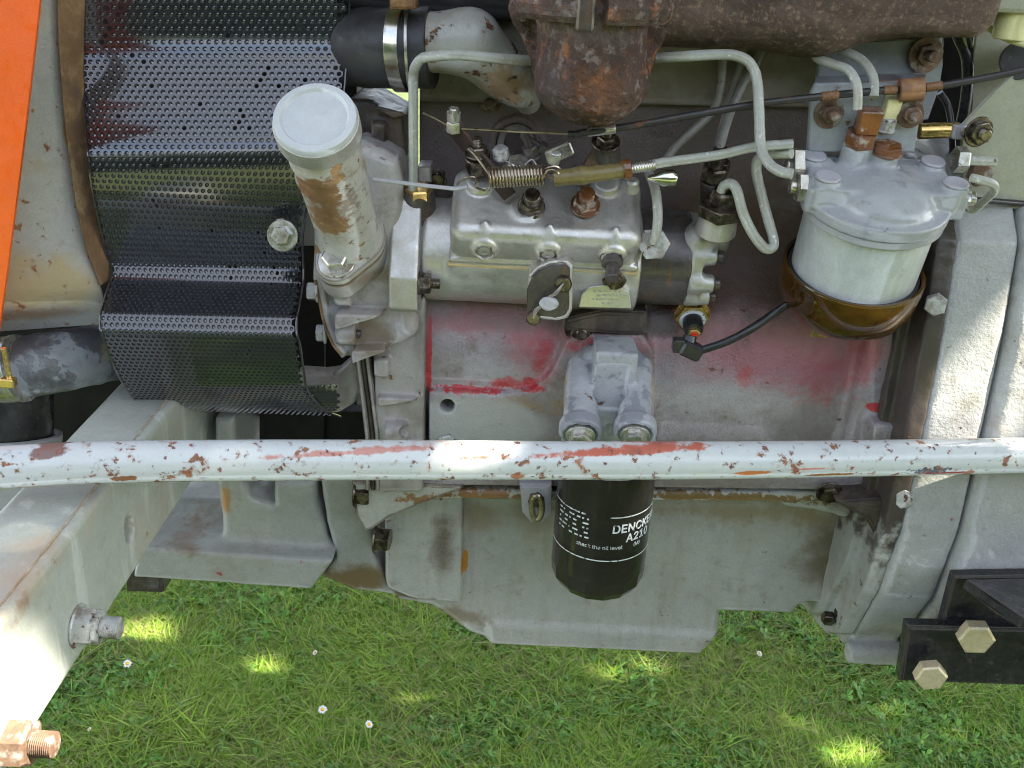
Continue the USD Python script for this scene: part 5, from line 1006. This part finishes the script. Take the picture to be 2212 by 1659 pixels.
def near(N, xr, yr, sr):
    xs, ys = rg.uniform(*xr, N), rg.uniform(*yr, N); zz = (meshkit.fbm(np.stack([xs * 3, ys * 3, 0 * xs], -1), 3, 2) - .5) * .03
    cl = meshkit.fbm(np.stack([xs * 6, ys * 6, 0 * xs + 9], -1), 3, 5) + .25 * np.clip(xs, -1, 1.2) * .5; tl = meshkit.fbm(np.stack([xs * 9, ys * 9, 0 * xs + 4], -1), 3, 6)
    u = rg.random(N); kind = np.where(u < .10 + .25 * (tl > .54), 8 + rg.integers(0, 2, N), np.where(cl > .57, np.where(u > .62, 10 + rg.integers(0, 3, N), rg.integers(0, 8, N)), np.where(u > .95, 10 + rg.integers(0, 3, N), rg.integers(0, 8, N))))
    for x, y, z, kd in zip(xs, ys, zz, kind):
        a_ = rg.uniform(0, 6.28); pos.append((x, y, z)); idx_.append(int(kd)); ori.append(Gf.Quath(math.cos(a_ / 2), 0, 0, math.sin(a_ / 2))); s_ = rg.uniform(*sr); scl.append((s_, s_, s_ * rg.uniform(.7, 1.15)))
near(31000, (-1.15, 1.5), (.1, 1.5), (.8, 1.25)); near(9000, (-3, 3.2), (-1.6, 3.2), (1., 1.6))
pi.CreatePrototypesRel().SetTargets(protos); pi.CreateProtoIndicesAttr(idx_); pi.CreatePositionsAttr([Gf.Vec3f(*p) for p in pos]); pi.CreateOrientationsAttr(ori); pi.CreateScalesAttr([Gf.Vec3f(*p) for p in scl])
# daisies
M_petal = mat('white_petal', (.8, .8, .78), .5, bevel=0, var=.03); M_eye = mat('yellow_eye', (.7, .42, .03), .6, bevel=0); M_stem = mat('green_stem', (.08, .16, .03), .5, bevel=0)
def ground_at(px, py):
    d = ray(px, py); return CAM + d * ((.05 - CAM[2]) / d[2])
daisies = [(275, 1434, 'white daisy just right of the box beam, uppermost of the left ones', 1.), (697, 1533, 'white daisy in shaded grass below the sump front', 1.), (797, 1565, 'pale drooping daisy, lower right of its neighbour', .9), (194, 1576, 'tiny white daisy low beside the beam end', .5), (681, 1410, 'small daisy closed up in the grass under the sump', .7), (1640, 1412, 'white clover-like daisy under the right end of the sump', .8)]
for k, (px, py, lab, s_) in enumerate(daisies):
    p = ground_at(px, py); r = np.random.default_rng(80 + k); nrm = unit((r.normal(0, .3), -.35, 1)); x, y, _ = frame(nrm)
    dz = thing('daisy', lab, 'daisy', 'daisies in the lawn'); pet = []
    for q in range(22):
        a1 = q * 2 * np.pi / 22 + r.normal(0, .05); d = math.cos(a1) * x + math.sin(a1) * y; e = np.cross(nrm, d); L = .0076 * s_ * r.uniform(.85, 1.1)
        P = np.array([p + d * .002, p + d * L * .5 + e * .0012 * s_ + nrm * .0014, p + d * L + nrm * .001, p + d * L * .5 - e * .0012 * s_ + nrm * .0014, p + d * L * .5 + nrm * .0006]); pet.append(trimesh.Trimesh(P, [[0, 1, 4], [1, 2, 4], [2, 3, 4], [3, 0, 4]], process=False))
    part('petals', pet, M_petal, dz, smooth=False, kind='stuff'); part('flower_eye', lathe(p, nrm, [(0, -.001), (.0032 * s_, -.0005), (.0032 * s_, .001), (.002 * s_, .0022), (0, .0025)], 16), M_eye, dz)
    part('stem', sweep([p - [.004, 0, .055], p - [.002, 0, .03], p - nrm * .001], .0008, 6), M_stem, dz)

# ================================================================== SHADE TREE (its crown keeps the sun off; gaps in it let patches through)
leafmat('tree_leaf', (.035, .085, .014), (.055, .12, .02), (.07, .13, .025))
M_bark = mat('bark', (.12, .09, .065), .85, var=.3, varscale=12, bevel=0, bump=[(40, .01, .8)])
TR = thing('shade_tree', 'leafy tree just outside the picture whose crown shades the tractor', 'tree')
cc_ = np.array([.15, .35, .55]) + SUN * 4.2; bx_, by_, _ = frame(SUN)
spots = [(ground_at(300, 1372), .03), (ground_at(258, 1388), .022), (ground_at(350, 1362), .018), (ground_at(560, 1428), .022), (ground_at(605, 1420), .018), (ground_at(930, 1515), .028), (ground_at(900, 1545), .02), (ground_at(885, 1592), .02), (ground_at(940, 1585), .006), (ground_at(840, 1425), .008), (ground_at(1430, 1425), .02), (ground_at(1370, 1440), .006), (ground_at(1845, 1612), .018), (ground_at(1905, 1600), .016), (ground_at(1715, 1385), .004),
         (onside(70, 1590), .006), (onside(30, 1600), .016), (onside(40, 1650), .03), (onside(0, 1730), .09),
         (A(2120, 792, -.01), -.012), (A(2155, 778, -.01), .020), (A(2205, 757, -.01), .026), (A(2255, 738, -.01), .028), (A(2170, 492, .05), .0),
         (A(1035, 968, -.13), .011), (A(1372, 1120, -.03), .008)]
rc = np.random.default_rng(21); NL = 15000
uu = rc.normal(0, 1, (NL * 2, 3)); uu = uu / np.linalg.norm(uu, axis=1, keepdims=True) * rc.random((NL * 2, 1)) ** (1 / 2.2)
P = cc_ + uu[:, :1] * bx_ * 2.3 + uu[:, 1:2] * by_ * 2.1 + uu[:, 2:] * SUN * .75; P = P[P[:, 2] > 1.9][:NL]
keep = np.ones(len(P), bool)
for q, r_ in spots:
    w = P - q; h = w @ SUN; d = np.linalg.norm(w - h[:, None] * SUN, axis=1); keep &= ~((h > 0) & (d < r_ + .034))
P = P[keep]; N_ = len(P); nl = rc.normal(0, 1, (N_, 3)) * .55 + [.25, -.05, .9]; nl /= np.linalg.norm(nl, axis=1, keepdims=True)
tx = np.cross(nl, rc.normal(0, 1, (N_, 3))); tx /= np.linalg.norm(tx, axis=1, keepdims=True); ty = np.cross(nl, tx); sz_ = rc.uniform(.045, .075, (N_, 1))
LV = np.stack([P - tx * sz_, P - tx * sz_ * .2 + ty * sz_ * .6, P + tx * sz_ * .55 + ty * sz_ * .4, P + tx * sz_, P + tx * sz_ * .55 - ty * sz_ * .4, P - tx * sz_ * .2 - ty * sz_ * .6], 1)
b_ = np.arange(N_)[:, None, None] * 6; LF = (b_ + np.array([[0, 1, 5], [1, 2, 4], [1, 4, 5], [2, 3, 4]])).reshape(-1, 3)
part('crown', trimesh.Trimesh(LV.reshape(-1, 3), LF, process=False), '/World/Looks/tree_leaf', TR, smooth=False, kind='stuff')
base_ = np.array([3.9, -.9, -.1]); part('trunk', sweep(catmull([base_, base_ + [-.05, .05, 1.2], [3.3, -.6, 2.6], cc_ + [.2, 0, .1]], 8), np.linspace(.19, .05, 25), 16), M_bark, TR)
for k in range(9):
    e = cc_ + bx_ * rc.uniform(-1.6, 1.6) + by_ * rc.uniform(-1.5, 1.5); s_ = np.array([3.3, -.6, 2.6]) + rc.normal(0, .1, 3)
    if all(np.linalg.norm(((s_ + (e - s_) * t) - q) - (((s_ + (e - s_) * t) - q) @ SUN) * SUN) > r_ + .05 for q, r_ in spots for t in np.linspace(0, 1, 24)): part('limb', sweep(catmull([s_, (s_ + e) / 2 + [0, 0, .15], e], 6), np.linspace(.06, .012, 13), 10), M_bark, TR)

# ================================================================== HEDGE behind the viewpoint (seen only as dark reflections in the paint)
HG = thing('hedge', 'tall dark green hedge across the lawn behind the viewpoint', 'hedge')
leafmat('hedge_leaf', (.03, .06, .014), (.045, .085, .02), (.06, .09, .02))
rh = np.random.default_rng(33); core = []
for k in range(26):
    c = np.array([-11 + k * .9, -5.6 + rh.normal(0, .25), 1.2]); b = trimesh.creation.icosphere(3, 1.); b.apply_scale((.95, .8, 1.75 + rh.normal(0, .15))); b.apply_translation(c); core.append(rough(b, .16, 3.5, k))
part('clipped_mass', core, '/World/Looks/hedge_leaf', HG, smooth=True, kind='stuff')
Pn = np.concatenate([np.array(b.vertices)[rh.integers(0, len(b.vertices), 420)] for b in core]); Pn = Pn + rh.normal(0, .09, Pn.shape); N_ = len(Pn); nl = rh.normal(0, 1, (N_, 3)) + [0, .6, .4]; nl /= np.linalg.norm(nl, axis=1, keepdims=True)
tx = np.cross(nl, rh.normal(0, 1, (N_, 3))); tx /= np.linalg.norm(tx, axis=1, keepdims=True); ty = np.cross(nl, tx); q_ = rh.uniform(.05, .09, (N_, 1))
LV = np.stack([Pn - tx * q_, Pn + ty * q_ * .5, Pn + tx * q_, Pn - ty * q_ * .5], 1); b_ = np.arange(N_)[:, None, None] * 4
part('leaves', trimesh.Trimesh(LV.reshape(-1, 3), (b_ + np.array([[0, 2, 1], [0, 3, 2]])).reshape(-1, 3), process=False), '/World/Looks/hedge_leaf', HG, smooth=False, kind='stuff')
